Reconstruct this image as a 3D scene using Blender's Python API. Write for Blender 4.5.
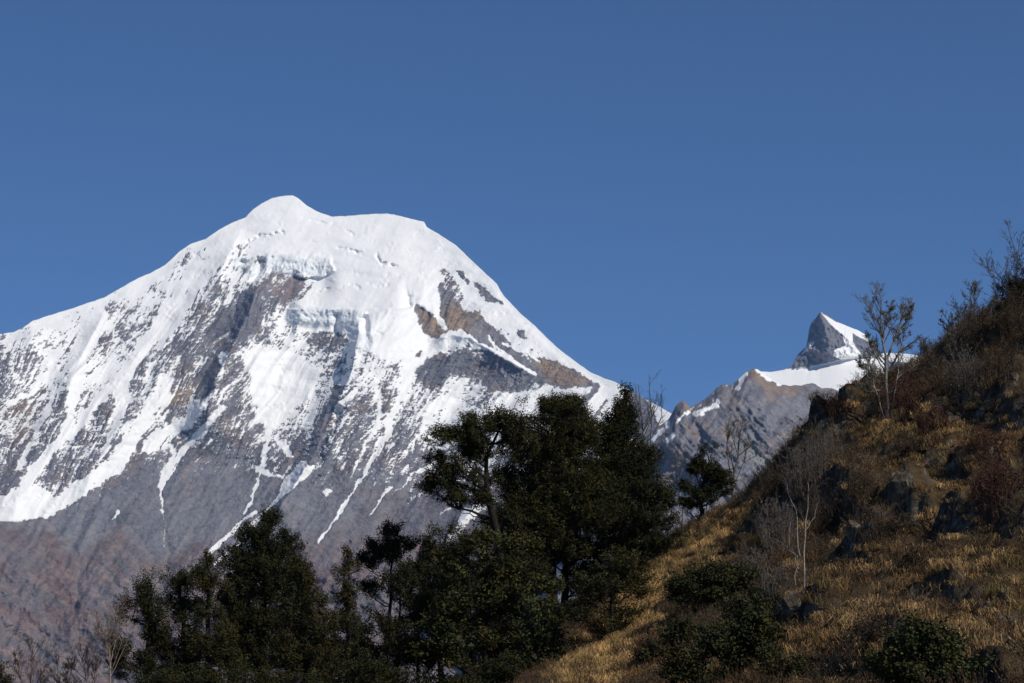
import bpy, math, random
import numpy as np
from mathutils import Vector

# ------------------------------------------------------------------ camera, sky, sun, exposure
scene = bpy.context.scene
for o in list(bpy.data.objects):
    bpy.data.objects.remove(o, do_unlink=True)
COL = scene.collection
W, H = 1024, 683
LENS = 85.0
F = LENS / 36.0 * W                       # focal length in pixels
PITCH = math.radians(10.0)
EYE = 1.7
cam_data = bpy.data.cameras.new("camera")
cam = bpy.data.objects.new("camera", cam_data)
COL.objects.link(cam)
cam_data.lens = LENS
cam_data.sensor_width = 36.0
cam_data.clip_start = 0.1
cam_data.clip_end = 60000.0
cam.location = (0, 0, EYE)
cam.rotation_euler = (math.radians(90) + PITCH, 0, 0)
scene.camera = cam
scene.render.resolution_x, scene.render.resolution_y = W, H

SUN_EL, SUN_AZ = math.radians(40), math.radians(130)     # azimuth clockwise from +Y (view direction)
world = bpy.data.worlds.new("World")
scene.world = world
world.use_nodes = True
wn = world.node_tree
for n in list(wn.nodes):
    wn.nodes.remove(n)
sky = wn.nodes.new("ShaderNodeTexSky")
sky.sky_type = 'NISHITA'
sky.sun_disc = False
sky.sun_elevation = SUN_EL
sky.sun_rotation = SUN_AZ
sky.altitude = 5000
sky.air_density = 1.0
sky.dust_density = 0.0
sky.ozone_density = 4.0
bg = wn.nodes.new("ShaderNodeBackground")
bg.inputs["Strength"].default_value = 0.08
wo = wn.nodes.new("ShaderNodeOutputWorld")
deep = wn.nodes.new("ShaderNodeMix")              # thin, very dry high-altitude air
deep.data_type, deep.blend_type = 'RGBA', 'MULTIPLY'
deep.inputs[0].default_value = 1.0
deep.inputs[7].default_value = (0.72, 0.92, 1.08, 1)
wn.links.new(sky.outputs[0], deep.inputs[6])
wn.links.new(deep.outputs[2], bg.inputs[0])
wn.links.new(bg.outputs[0], wo.inputs[0])

sl = bpy.data.lights.new("sun", 'SUN')
sl.energy = 4.0
sl.angle = math.radians(0.53)
sl.color = (1.0, 0.935, 0.82)
sun = bpy.data.objects.new("sun", sl)
COL.objects.link(sun)
SUNV = Vector((math.sin(SUN_AZ) * math.cos(SUN_EL), math.cos(SUN_AZ) * math.cos(SUN_EL), math.sin(SUN_EL)))
sun.rotation_euler = (-SUNV).to_track_quat('-Z', 'Y').to_euler()
scene.view_settings.view_transform = 'Standard'
scene.view_settings.look = 'None'
scene.view_settings.gamma = 1.0
scene.view_settings.exposure = 0.0
scene.view_settings.use_curve_mapping = False
scene.cycles.use_denoising = True
scene.cycles.max_bounces = 6
scene.cycles.diffuse_bounces = 3
scene.cycles.transmission_bounces = 3
scene.cycles.volume_bounces = 1

CP, SP = math.cos(PITCH), math.sin(PITCH)


def P(px, py, D):
    """points of the place seen toward (px, py) at distance D along the view's horizontal depth (metres)"""
    px, py, D = np.broadcast_arrays(np.asarray(px, float), np.asarray(py, float), np.asarray(D, float))
    cx, cy = (px - W / 2) / F, (H / 2 - py) / F
    y = CP - cy * SP
    z = SP + cy * CP
    return np.stack([cx / y * D, D, EYE + z / y * D], -1)


# ------------------------------------------------------------------ numeric helpers
def _hash(ix, iy, seed):
    h = (ix.astype(np.int64) * 374761393 + iy.astype(np.int64) * 668265263 + seed * 1442695041) & 0xFFFFFFFF
    h = ((h ^ (h >> 13)) * 1274126177) & 0xFFFFFFFF
    return (h ^ (h >> 16)) & 0xFFFFFFFF


def pn(x, y, seed=0):
    """gradient noise, about -0.7 .. 0.7"""
    x, y = np.asarray(x, float), np.asarray(y, float)
    ix, iy = np.floor(x), np.floor(y)
    fx, fy = x - ix, y - iy
    u, v = fx * fx * fx * (fx * (fx * 6 - 15) + 10), fy * fy * fy * (fy * (fy * 6 - 15) + 10)

    def g(dx, dy):
        a = _hash(ix + dx, iy + dy, seed) * (2 * math.pi / 4294967296.0)
        return np.cos(a) * (fx - dx) + np.sin(a) * (fy - dy)
    a, b, c, d = g(0, 0), g(1, 0), g(0, 1), g(1, 1)
    return (a + (b - a) * u) + ((c + (d - c) * u) - (a + (b - a) * u)) * v


def fbm(x, y, oct=4, seed=0, gain=0.5, lac=2.03):
    s, a, t = 0, 1.0, 0
    for i in range(oct):
        s = s + a * pn(x * lac ** i + 17.3 * i, y * lac ** i - 9.1 * i, seed + i)
        t += a
        a *= gain
    return s / t * 1.6


def ridged(x, y, oct=4, seed=0, gain=0.55, lac=2.1):
    s, a, t = 0, 1.0, 0
    for i in range(oct):
        s = s + a * (1 - np.abs(pn(x * lac ** i + 5.7 * i, y * lac ** i + 3.3 * i, seed + i)) * 2.2)
        t += a
        a *= gain
    return s / t


def smooth(a, b, x):
    t = np.clip((x - a) / (b - a), 0, 1)
    return t * t * (3 - 2 * t)


def line_dist(U, V, pts):
    """distance to a polyline and the running fraction along it"""
    pts = np.asarray(pts, float)
    seg = np.hypot(*(pts[1:] - pts[:-1]).T)
    cum = np.concatenate([[0], np.cumsum(seg)]) / seg.sum()
    best = np.full(U.shape, 1e9)
    tt = np.zeros(U.shape)
    sd = np.zeros(U.shape)
    for i in range(len(pts) - 1):
        a, d = pts[i], pts[i + 1] - pts[i]
        L2 = (d * d).sum()
        t = np.clip(((U - a[0]) * d[0] + (V - a[1]) * d[1]) / L2, 0, 1)
        ex, ey = U - a[0] - t * d[0], V - a[1] - t * d[1]
        dd = np.hypot(ex, ey)
        m = dd < best
        best = np.where(m, dd, best)
        tt = np.where(m, cum[i] + t * (cum[i + 1] - cum[i]), tt)
        sd = np.where(m, np.sign(d[0] * (V - a[1]) - d[1] * (U - a[0])), sd)
    return best, tt, sd


def poly_sd(U, V, pts, pad=60):
    """signed distance to a polygon: negative inside"""
    p = np.asarray(pts, float)
    out = np.full(U.shape, 1e3)
    m = (U > p[:, 0].min() - pad) & (U < p[:, 0].max() + pad) & (V > p[:, 1].min() - pad) & (V < p[:, 1].max() + pad)
    u, v = U[m], V[m]
    if u.size == 0:
        return out
    d, _, _ = line_dist(u, v, np.vstack([p, p[:1]]))
    ins = np.zeros(u.shape, bool)
    q = np.roll(p, -1, 0)
    for (x0, y0), (x1, y1) in zip(p, q):
        if y0 == y1:
            continue
        c = ((y0 > v) != (y1 > v)) & (u < (x1 - x0) * (v - y0) / (y1 - y0) + x0)
        ins ^= c
    out[m] = np.where(ins, -d, d)
    return out


def mesh_obj(name, verts, faces, mat, parent=None, attrs=None, smooth_shade=True, loc=None):
    """faces: list of (n,k) int arrays; attrs: {name: per-vertex (n,) or (n,3)}; one mesh object"""
    verts = np.asarray(verts, np.float32)
    if not isinstance(faces, (list, tuple)):
        faces = [faces]
    faces = [np.asarray(f, np.int32) for f in faces if len(f)]
    me = bpy.data.meshes.new(name)
    me.vertices.add(len(verts))
    me.vertices.foreach_set("co", verts.ravel())
    idx = np.concatenate([f.ravel() for f in faces])
    cnt = np.concatenate([np.full(len(f), f.shape[1], np.int32) for f in faces])
    me.loops.add(len(idx))
    me.loops.foreach_set("vertex_index", idx)
    me.polygons.add(len(cnt))
    st = np.concatenate([[0], np.cumsum(cnt)[:-1]]).astype(np.int32)
    me.polygons.foreach_set("loop_start", st)
    me.polygons.foreach_set("loop_total", cnt)
    me.polygons.foreach_set("use_smooth", np.full(len(cnt), smooth_shade))
    for k, a in (attrs or {}).items():
        a = np.asarray(a, np.float32)
        if a.ndim == 1:
            at = me.attributes.new(k, 'FLOAT', 'POINT')
            at.data.foreach_set("value", a)
        else:
            at = me.attributes.new(k, 'FLOAT_COLOR', 'POINT')
            at.data.foreach_set("color", np.concatenate([a, np.ones((len(a), 1), np.float32)], 1).ravel())
    me.update(calc_edges=True)
    me.materials.append(mat)
    o = bpy.data.objects.new(name, me)
    COL.objects.link(o)
    if parent is not None:
        o.parent = parent
    if loc is not None:
        o.location = loc
    return o


def grid_faces(nr, nc):
    i = np.arange(nr * nc).reshape(nr, nc)
    return np.stack([i[:-1, :-1], i[:-1, 1:], i[1:, 1:], i[1:, :-1]], -1).reshape(-1, 4)


def thing(name, label, cat, loc=(0, 0, 0), group=None):
    o = bpy.data.objects.new(name, None)
    o.empty_display_size = 0.2
    COL.objects.link(o)
    o.location = loc
    o["label"], o["category"] = label, cat
    if group:
        o["group"] = group
    return o


def tag(o, label=None, cat=None, group=None, kind=None):
    for k, v in (("label", label), ("category", cat), ("group", group), ("kind", kind)):
        if v:
            o[k] = v
    return o


class Mat:
    """small node builder"""
    def __init__(self, name, rough=0.8, spec=0.3):
        self.m = bpy.data.materials.new(name)
        self.m.use_nodes = True
        self.t = self.m.node_tree
        self.b = self.t.nodes["Principled BSDF"]
        self.b.inputs["Roughness"].default_value = rough
        self.b.inputs["Specular IOR Level"].default_value = spec

    def n(self, typ, **kw):
        x = self.t.nodes.new(typ)
        for k, v in kw.items():
            if hasattr(x, k) and k not in x.inputs:
                setattr(x, k, v)
            else:
                x.inputs[k].default_value = v
        return x

    def l(self, a, b):
        self.t.links.new(a, b)

    def attr(self, name):
        return self.n("ShaderNodeAttribute", attribute_name=name)

    def noise(self, scale, detail=4, rough=0.55, coord=None, obj=True):
        x = self.n("ShaderNodeTexNoise")
        x.inputs["Scale"].default_value = scale
        x.inputs["Detail"].default_value = detail
        x.inputs["Roughness"].default_value = rough
        if coord is None:
            tc = self.n("ShaderNodeTexCoord")
            coord = tc.outputs["Object"]
        self.l(coord, x.inputs["Vector"])
        return x

    def ramp(self, fac, stops):
        r = self.n("ShaderNodeValToRGB")
        e = r.color_ramp.elements
        while len(e) < len(stops):
            e.new(0.5)
        for el, (p, c) in zip(e, stops):
            el.position = p
            el.color = (*c, 1) if len(c) == 3 else c
        self.l(fac, r.inputs[0])
        return r

    def mix(self, fac, a, b, blend='MIX'):
        x = self.n("ShaderNodeMix", data_type='RGBA', blend_type=blend)
        for s, v in ((0, fac), (6, a), (7, b)):
            if hasattr(v, "links"):
                self.l(v, x.inputs[s])
            else:
                x.inputs[s].default_value = v if s == 0 else ((*v, 1) if len(v) == 3 else v)
        return x.outputs[2]

    def bump(self, height, strength, dist):
        x = self.n("ShaderNodeBump")
        x.inputs["Strength"].default_value = strength
        x.inputs["Distance"].default_value = dist
        self.l(height, x.inputs["Height"])
        self.l(x.outputs[0], self.b.inputs["Normal"])

# ------------------------------------------------------------------ far mountains
def mountain_material():
    m = Mat("mountain_rock_and_snow", 0.85, 0.25)
    c, s = m.attr("albedo"), m.attr("snow")
    n1 = m.noise(0.035, 8, 0.65)
    n2 = m.noise(0.011, 5, 0.6)
    r1 = m.ramp(n1.outputs[0], [(0.28, (0.7, 0.7, 0.7)), (0.72, (1.25, 1.24, 1.23))])
    r2 = m.ramp(n2.outputs[0], [(0.3, (0.88, 0.89, 0.93)), (0.7, (1.1, 1.08, 1.06))])
    rock = m.mix(1.0, m.mix(1.0, c.outputs["Color"], r1.outputs[0], 'MULTIPLY'), r2.outputs[0], 'MULTIPLY')
    m.l(m.mix(s.outputs["Fac"], rock, c.outputs["Color"]), m.b.inputs["Base Color"])
    inv = m.n("ShaderNodeMath", operation='MULTIPLY_ADD')
    m.l(s.outputs["Fac"], inv.inputs[0])
    inv.inputs[1].default_value = -0.86
    inv.inputs[2].default_value = 1.0
    hm = m.n("ShaderNodeMath", operation='MULTIPLY')
    m.l(n1.outputs[0], hm.inputs[0])
    m.l(inv.outputs[0], hm.inputs[1])
    m.bump(hm.outputs[0], 0.8, 22.0)
    return m.m


MAT_MOUNTAIN = mountain_material()


def range_grid(sil, u0, u1, du, vbase, nv, u_pad=120, jag=0.8, seed=1, power=1.0):
    U = np.arange(u0, u1 + du, du)
    xs, ys = np.array(sil, float).T
    R = np.interp(U, xs, ys)
    k = np.ones(3) / 3
    R[1:-1] = np.convolve(R, k, 'valid')
    R = R + jag * fbm(U / 7, U * 0 + seed, 3, seed)
    t = np.linspace(0, 1, nv) ** power
    VV = R[None, :] + t[:, None] * (vbase - R[None, :])
    UU = np.broadcast_to(U[None, :], VV.shape).copy()
    return U, R, UU, VV


def face_depth(U, R, VV, slope, Dr, mean, mpp, keep=0.985, follow=0.5):
    """depth of a face: an even slope plus terraces and cliffs that die out below, spreading sideways"""
    Rs = np.convolve(np.pad(R, 60, mode='edge'), np.hanning(121) / np.hanning(121).sum(), 'valid')
    D = Dr[None, :] - (VV - (R.min() + follow * (Rs - R.min()))[None, :]) * mpp * mean
    vg = np.arange(R.min() - 2, VV.max() + 1, 0.8)
    sg = np.stack([np.interp(vg, VV[:, j], slope[:, j], left=mean) for j in range(len(U))], 1)
    dg = np.zeros(sg.shape)
    dev = np.zeros(len(U))
    for i in range(len(vg)):
        b = np.pad(dev, 2, mode='edge')
        dev = (b[:-4] + 2 * b[1:-3] + 3 * b[2:-2] + 2 * b[3:-1] + b[4:]) / 9 * keep + (sg[i] - mean) * .8 * mpp
        dg[i] = dev
    for j in range(len(U)):
        D[:, j] -= np.interp(VV[:, j], vg, dg[:, j])
    return D


def blur(a, ru, rv):
    for ax, r in ((1, ru), (0, rv)):
        if r < 1:
            continue
        k = np.hanning(2 * r + 3)[1:-1]
        k /= k.sum()
        pads = [(0, 0), (0, 0)]
        pads[ax] = (r, r)
        b = np.pad(a, pads, mode='edge')
        a = sum(k[i] * np.take(b, np.arange(a.shape[ax]) + i, axis=ax) for i in range(2 * r + 1))
    return a


def build_range(name, U, R, UU, VV, D, albedo, snow, back_run=2500.0, mpp=5.0):
    """front sheet plus a back side falling away behind the crest: one closed ridge of ground"""
    nr, nc = UU.shape
    front = P(UU, VV, D)
    nb = 26
    s = np.linspace(0, 1, nb + 1)[1:][:, None]
    crest = front[0][None, :, :]
    back = np.repeat(crest, nb, 0).copy()
    rough = fbm(UU[:1] / 22 + 0 * s, s * 9 + 0 * UU[:1], 4, 77)
    back[..., 1] += back_run * s
    zb = -220.0
    back[..., 2] = crest[..., 2] * (1 - s ** 0.9) + zb * s ** 0.9 + 120 * rough * np.sin(np.pi * s)
    allv = np.concatenate([back[::-1], front], 0)
    al = np.concatenate([np.repeat(albedo[:1], nb, 0), albedo], 0)
    sn = np.concatenate([np.repeat(snow[:1], nb, 0), snow], 0)
    f = grid_faces(nr + nb, nc)[:, ::-1]
    o = mesh_obj(name, allv.reshape(-1, 3), f, MAT_MOUNTAIN,
                 attrs={"albedo": al.reshape(-1, 3), "snow": sn.reshape(-1)})
    return tag(o, kind="structure")


SNOW = np.array([0.87, 0.87, 0.87])
ICE_AND_SHADE = np.array([0.70, 0.745, 0.775])
GREY = np.array([0.195, 0.197, 0.222])
DARK = np.array([0.12, 0.122, 0.145])
TAN = np.array([0.35, 0.25, 0.165])
BROWN = np.array([0.19, 0.145, 0.135])
SCREE = np.array([0.20, 0.203, 0.222])


def lerp(a, b, t):
    return a + (b - a) * t[..., None]


def snow_mountain():
    sil = [(-160, 372), (-60, 345), (0, 334), (14, 332), (24, 327), (32, 321), (50, 315), (70, 309), (105, 297), (122, 287), (138, 278),
           (150, 273), (165, 265), (180, 251), (190, 244), (205, 239), (220, 229), (231, 223), (246, 217), (253, 209), (262, 203),
           (272, 198), (284, 195.5), (293, 195.5), (298, 198), (306, 205), (318, 212), (332, 216.5), (345, 216), (370, 214),
           (388, 213.5), (400, 216), (412, 219), (424.5, 222), (426, 226.5), (440, 235), (457, 246), (470, 259), (484, 272), (497, 284),
           (500, 290), (504, 296), (520, 313), (535, 326), (548, 339), (560, 350), (576, 362), (590, 372), (602, 377.5), (615, 382),
           (632, 391), (645, 399), (660, 407), (672, 414), (690, 430), (720, 455), (770, 490), (840, 540)]
    U, R, UU, VV = range_grid(sil, -130, 800, 0.85, 715, 600, jag=0.55, seed=3)
    # --- wandering coordinates so that no drawn edge stays smooth
    wU = UU + 4.0 * fbm(UU / 16, VV / 16, 4, 11) + 1.5 * fbm(UU / 4, VV / 4, 2, 12)
    wV = VV + 3.0 * fbm(UU / 16, VV / 16, 4, 13) + 1.2 * fbm(UU / 4, VV / 4, 2, 14)
    # --- snow cover by region
    cu = np.array([-130, -40, 20, 60, 100, 140, 180, 220, 260, 300, 340, 380, 420, 460, 500, 540, 580, 620, 660, 800], float)
    cv = np.array([195, 230, 260, 290, 320, 350, 380, 410, 440, 470, 500, 530, 715], float)
    cov = np.array([
        [1] * 20,
        [1] * 20,
        [1, 1, 1, 1, .95, .92, .88, .80, .62, .9, 1, 1, 1, 1, 1, 1, 1, 1, 1, 1],
        [1, 1, 1, 1, .95, .9, .8, .66, .50, .55, 1, 1, .95, .95, 1, 1, 1, 1, 1, 1],
        [.9, .9, .97, .92, .84, .74, .66, .47, .56, .86, .92, 1, 1, 1, .95, 1, 1, 1, 1, 1],
        [.6, .62, .60, .80, .82, .68, .55, .44, .68, .64, .60, .82, .72, .66, .62, .9, 1, 1, .9, .5],
        [.55, .55, .54, .60, .66, .62, .54, .46, .54, .64, .55, .52, .58, .62, .52, .64, .8, .8, .7, .4],
        [.5, .48, .40, .45, .50, .48, .48, .43, .42, .50, .47, .43, .52, .55, .52, .5, .6, .6, .5, .3],
        [.4, .4, .36, .42, .42, .40, .36, .34, .34, .38, .36, .35, .42, .48, .48, .45, .5, .5, .4, .2],
        [.38, .38, .38, .42, .38, .22, .16, .15, .2, .22, .24, .27, .33, .38, .38, .4, .4, .3, .3, .1],
        [.36, .36, .36, .38, .2, 0, 0, 0, 0, .02, .1, .15, .2, .3, .3, .3, .3, .2, .1, 0],
        [0, 0, 0, 0, 0, 0, 0, 0, 0, 0, 0, 0, .05, .1, .1, .1, .1, 0, 0, 0],
        [0] * 20])
    cf = np.empty(UU.shape)
    iu = np.clip(np.searchsorted(cu, UU, 'right') - 1, 0, len(cu) - 2)
    iv = np.clip(np.searchsorted(cv, VV, 'right') - 1, 0, len(cv) - 2)
    a = np.clip((UU - cu[iu]) / (cu[iu + 1] - cu[iu]), 0, 1)
    b = np.clip((VV - cv[iv]) / (cv[iv + 1] - cv[iv]), 0, 1)
    cf = (cov[iv, iu] * (1 - a) + cov[iv, iu + 1] * a) * (1 - b) + (cov[iv + 1, iu] * (1 - a) + cov[iv + 1, iu + 1] * a) * b
    # --- strata (long across, thin down) and fall-line texture
    sk = UU + 0.62 * VV                                   # constant along the fall line (down-left)
    strata = fbm(UU / 15 + 0.5 * fbm(UU / 30, VV / 30, 2, 5), (VV + 0.22 * UU) / 5.0, 4, 21, 0.6)
    fall = fbm(sk / 9.0, VV / 60.0, 4, 31, 0.55)
    fine = fbm(UU / 6.5 + .4 * strata, VV / 3.2, 4, 41, 0.75)
    blot = fbm(UU / 26, VV / 22, 3, 51)
    speck = fbm(UU / 3.4 + .6 * fbm(UU / 9, VV / 9, 2, 42), (VV + .15 * UU) / 1.7, 3, 43, 0.75)
    slant = fbm(sk / 3.2, (VV - .3 * UU) / 11.0, 3, 44, 0.7)
    cf = np.minimum(cf, 1 - .30 * smooth(240, 170, UU) * smooth(0, 14, VV - R[None, :]))
    speck = fbm(UU / 3.4 + .6 * fbm(UU / 9, VV / 9, 2, 42), (VV + .15 * UU) / 1.7, 3, 43, 0.75)
    # ribs and gullies running down the fall line; snow gathers in the gullies and on ledges
    q = sk + 12 * fbm(UU / 70, VV / 70, 2, 61) + 1.6 * fbm(UU / 14, VV / 14, 2, 62)
    g0 = ridged(q / 62.0, VV / 300.0, 2, 63)
    g1 = ridged(q / 25.0, VV / 110.0, 2, 64)
    g2 = ridged(q / 9.5, VV / 44.0, 2, 65)
    g3 = ridged(q / 4.3, VV / 24.0, 2, 68)
    g1, g2, g3 = g1 - g1.mean(), g2 - g2.mean(), g3 - g3.mean()
    cf = np.minimum(cf, 1 - .30 * smooth(240, 170, UU) * smooth(0, 14, VV - R[None, :]))
    low_snow = smooth(500, 440, VV)
    cf = cf + .075 * smooth(375, 410, VV) * smooth(500, 470, VV) * (cf > .02)
    live = smooth(0, .25, cf)
    cf = cf - .07 * smooth(300, 230, UU) * smooth(235, 270, VV) * smooth(450, 400, VV)
    tex = 0.28 * strata + 0.26 * fine + live * (0.36 * speck - .26 * g1 - .34 * g2 - .30 * g3)
    cf = cf + tex + 0.20 * blot * (cf > 0.05)

    def poly(pts, val, edge=3.0, wgt=1.0, warp=1.0):
        nonlocal cf
        d = poly_sd(UU + (wU - UU) * warp, VV + (wV - VV) * warp, pts)
        m = smooth(edge, -edge, d) * wgt
        cf = cf * (1 - m) + (val + 0.62 * tex) * m

    def stroke(pts, w0, w1, val, edge=2.2, wgt=1.0, warp=0.9):
        nonlocal cf
        d, t, _ = line_dist(UU + (wU - UU) * warp, VV + (wV - VV) * warp, pts)
        w = (w0 + (w1 - w0) * t) * (.5 + .7 * np.clip(.5 + fbm(UU / 9, VV / 12, 2, 48), 0, 1))
        m = smooth(edge, -edge, d - w) * wgt
        cf = cf * (1 - m) + (val + (0.52 if val > .5 else .7) * tex) * m

    # snow couloirs of the left face
    stroke([(96, 318), (84, 345), (77, 375), (74, 398)], 13, 5, 1.1)
    stroke([(74, 396), (68, 430), (52, 450), (33, 472), (18, 492), (4, 508)], 3.5, 8, 0.95)
    stroke([(196, 268), (172, 305), (150, 338), (136, 358), (112, 386), (88, 412), (68, 438)], 9, 3, 1.05)
    stroke([(228, 240), (206, 272), (180, 312), (160, 345)], 6, 5, 1.05)
    stroke([(58, 350), (50, 372), (30, 395), (8, 402)], 4, 3, .75)
    stroke([(52, 395), (48, 408), (40, 425), (30, 445), (20, 468)], 2, 3, .85)
    stroke([(124, 378), (122, 400), (118, 414)], 8, 7, .95)
    stroke([(166, 390), (150, 410), (138, 430), (118, 460), (96, 478), (72, 494), (44, 512)], 9, 8, 1.0)
    stroke([(118, 420), (108, 445), (98, 462)], 2, 2, .75)
    poly([(-20, 500), (14, 494), (36, 484), (48, 492), (52, 508), (30, 519), (0, 521), (-20, 520)], 1.0, 3)
    poly([(-130, 495), (-20, 500), (-15, 518), (-130, 520)], .9)
    stroke([(226, 352), (214, 380), (204, 402), (190, 420), (165, 432), (150, 445)], 4, 8, .85)
    stroke([(222, 408), (205, 428), (188, 446), (175, 460), (166, 478), (161, 490), (163, 512)], 4, 1.2, .95)
    stroke([(172, 446), (174, 458), (163, 474), (160, 484)], 1.5, 2.5, .95)
    stroke([(163, 512), (166, 530), (164, 548)], 1.0, .6, .75)
    stroke([(118, 511), (114, 518)], 1.6, 1, .95)
    # cone and runs below it
    poly([(238, 352), (262, 345), (300, 356), (322, 372), (312, 392), (292, 412), (276, 431), (267, 432), (260, 420), (254, 395), (250, 372)], .86, 5)
    stroke([(270, 428), (267, 450), (262, 466), (259, 478), (252, 500), (245, 514)], 2.2, 1.8, 1.0)
    stroke([(258, 470), (272, 474), (282, 477)], 3, 2, .85)
    stroke([(276, 438), (284, 446), (292, 456)], 2, 4, .8)
    poly([(300, 462), (306, 459), (315, 466), (308, 476), (296, 486), (284, 496), (272, 507), (262, 518), (252, 530), (240, 540), (248, 526),
          (268, 507), (280, 494), (284, 480)], 1.05, 1.5, warp=.5)
    stroke([(256, 512), (244, 520), (232, 532), (218, 546), (204, 560)], 2.2, 1.6, 1.0, warp=.5)
    stroke([(232, 534), (222, 540), (212, 548), (205, 556)], 1.2, 1, .9, warp=.5)
    stroke([(240, 543), (228, 552), (214, 566)], 1.5, 1.2, .9, warp=.5)
    # strips on the right half of the face
    stroke([(412, 362), (407, 385), (398, 404), (391, 420), (386, 440), (372, 460), (358, 484), (344, 506), (330, 530), (318, 542)], 2.5, 1.4, 1.0)
    stroke([(391, 416), (387, 434)], 3.6, 3.0, .95)
    stroke([(376, 382), (381, 412), (375, 430), (369, 440)], 2, 1.6, .85)
    stroke([(366, 440), (360, 458), (350, 478)], 1.2, 1, .8)
    stroke([(458, 388), (444, 402), (426, 418)], 7, 4, .85)
    stroke([(424, 428), (414, 442), (412, 452)], 1.5, 1.2, .8)
    stroke([(458, 436), (447, 446), (436, 450)], 4, 2.2, .9)
    stroke([(448, 460), (434, 464), (417, 472)], 2.2, 1.5, .9)
    stroke([(414, 474), (404, 486), (396, 490)], 1.2, 1, .8)
    stroke([(388, 488), (380, 502), (372, 514)], 2.4, 1.5, .9)
    stroke([(346, 500), (340, 512), (345, 505)], 1.6, 1.4, .8)
    stroke([(330, 490), (326, 494)], 2.4, 2, .85)
    stroke([(488, 500), (468, 516), (450, 540), (444, 556)], 8, 3, .95)
    stroke([(462, 500), (440, 514)], 1.2, 1, .8)
    stroke([(510, 398), (492, 408), (478, 420)], 4, 3, .9)
    poly([(508, 398), (520, 390), (560, 392), (600, 380), (634, 390), (622, 404), (600, 436), (580, 470), (560, 470), (560, 440), (520, 425), (496, 415)], .95, 3)
    stroke([(598, 386), (584, 400), (566, 416)], 3.5, 4, .1)
    stroke([(606, 400), (594, 416), (582, 424)], 1.5, 2.5, .2)
    poly([(634, 396), (640, 394), (652, 410), (660, 424), (656, 432), (640, 440), (626, 432), (628, 410)], .12, 2)
    poly([(648, 398), (660, 405), (676, 414), (662, 426), (656, 414)], 1.1, 2)
    # rock of the summit's left shoulder
    poly([(262, 276), (272, 268), (300, 272), (310, 278), (306, 292), (295, 302), (276, 306), (262, 298), (258, 286)], .38, 6)
    poly([(250, 290), (262, 288), (263, 308), (250, 322), (236, 334), (224, 332), (214, 326), (222, 310), (238, 302)], .22, 7)
    poly([(260, 312), (264, 318), (258, 332), (240, 344), (224, 352), (214, 348), (232, 332)], .36, 4)
    poly([(302, 334), (320, 328), (345, 332), (352, 344), (330, 350), (308, 346)], .4, 4)
    poly([(416, 352), (432, 350), (448, 360), (450, 376), (440, 386), (418, 382), (413, 366)], .28, 5)
    stroke([(338, 388), (330, 408), (320, 436), (310, 462)], 3, 6, .12)
    poly([(205, 362), (222, 358), (216, 386), (202, 402), (196, 392)], .22, 3)
    # the smooth upper dome and the plateau between the ice cliffs
    poly([(250, 205), (284, 190), (330, 210), (400, 210), (430, 230), (432, 262), (414, 285), (404, 306), (380, 308), (300, 306), (312, 290), (332, 276),
          (330, 258), (284, 254), (260, 252), (245, 238)], 1.3, 4)
    poly([(290, 309), (362, 309), (362, 330), (300, 330)], 1.15, 3)
    poly([(365, 312), (408, 310), (424, 330), (416, 352), (395, 362), (372, 352)], 1.0, 4)
    # right face: warm bare rock under the summit ridge
    poly([(413, 311), (416, 303), (424, 308), (434, 318), (442, 312), (440, 296), (438, 282), (446, 288), (456, 300), (464, 310), (480, 312), (486, 322), (498, 332),
          (512, 346), (524, 356), (538, 366), (552, 374), (570, 380), (590, 380), (596, 386), (570, 388), (540, 384), (520, 376), (500, 362), (484, 352),
          (470, 344), (460, 333), (448, 337), (436, 341), (424, 332)], .08, 3.5)
    poly([(437, 274), (441, 266), (450, 270), (460, 286), (466, 300), (458, 304), (448, 292)], .42, 3)
    poly([(455, 268), (462, 270), (473, 282), (470, 286), (460, 278)], .3, 2)
    poly([(475, 281), (484, 286), (502, 303), (490, 302), (478, 292)], .25, 2)
    poly([(518, 328), (524, 330), (528, 340), (520, 336)], .3, 2)
    poly([(530, 356), (556, 362), (580, 372), (592, 382), (570, 386), (545, 378)], .1, 2.5)
    stroke([(432, 300), (440, 318), (444, 326)], 2, 3.5, .95)
    stroke([(488, 336), (498, 350), (512, 358)], 1.6, 2.0, .9)
    stroke([(502, 344), (528, 352), (540, 362)], 2, 1.5, .9)
    # white crest below the right face, and the dark rocks under it
    stroke([(416, 346), (436, 342), (452, 335), (462, 333), (478, 345), (498, 353), (520, 366), (536, 374)], 5, 1.5, 1.15, warp=.4)
    poly([(426, 358), (438, 350), (446, 354), (462, 352), (470, 350), (480, 357), (500, 360), (530, 378), (532, 390), (505, 392), (490, 388), (470, 380), (450, 372)], .22, 6)
    stroke([(404, 372), (430, 352), (446, 348)], 4, 5, .9)

    snow = smooth(0.44, 0.56, cf)
    # --- relief: how far each point stands from the viewer
    mpp = 5.0
    slope = np.full(UU.shape, 0.95)

    def paint_slope(pts, val, edge=5):
        nonlocal slope
        m = smooth(edge, -edge, poly_sd(wU, wV, pts))
        slope = slope * (1 - m) + val * m
    paint_slope([(-130, 510), (60, 505), (110, 470), (200, 460), (300, 480), (420, 470), (480, 520), (480, 720), (-130, 720)], 1.15, 20)
    paint_slope([(250, 200), (300, 190), (425, 205), (426, 262), (404, 300), (300, 300), (325, 255), (255, 245)], 1.4, 22)
    paint_slope([(270, 255), (330, 258), (333, 270), (320, 277), (270, 275)], 0.3, 3)
    paint_slope([(286, 309), (362, 309), (364, 324), (350, 330), (286, 326)], 0.32, 3)
    paint_slope([(295, 280), (400, 278), (408, 306), (290, 306)], 2.2, 6)
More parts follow.
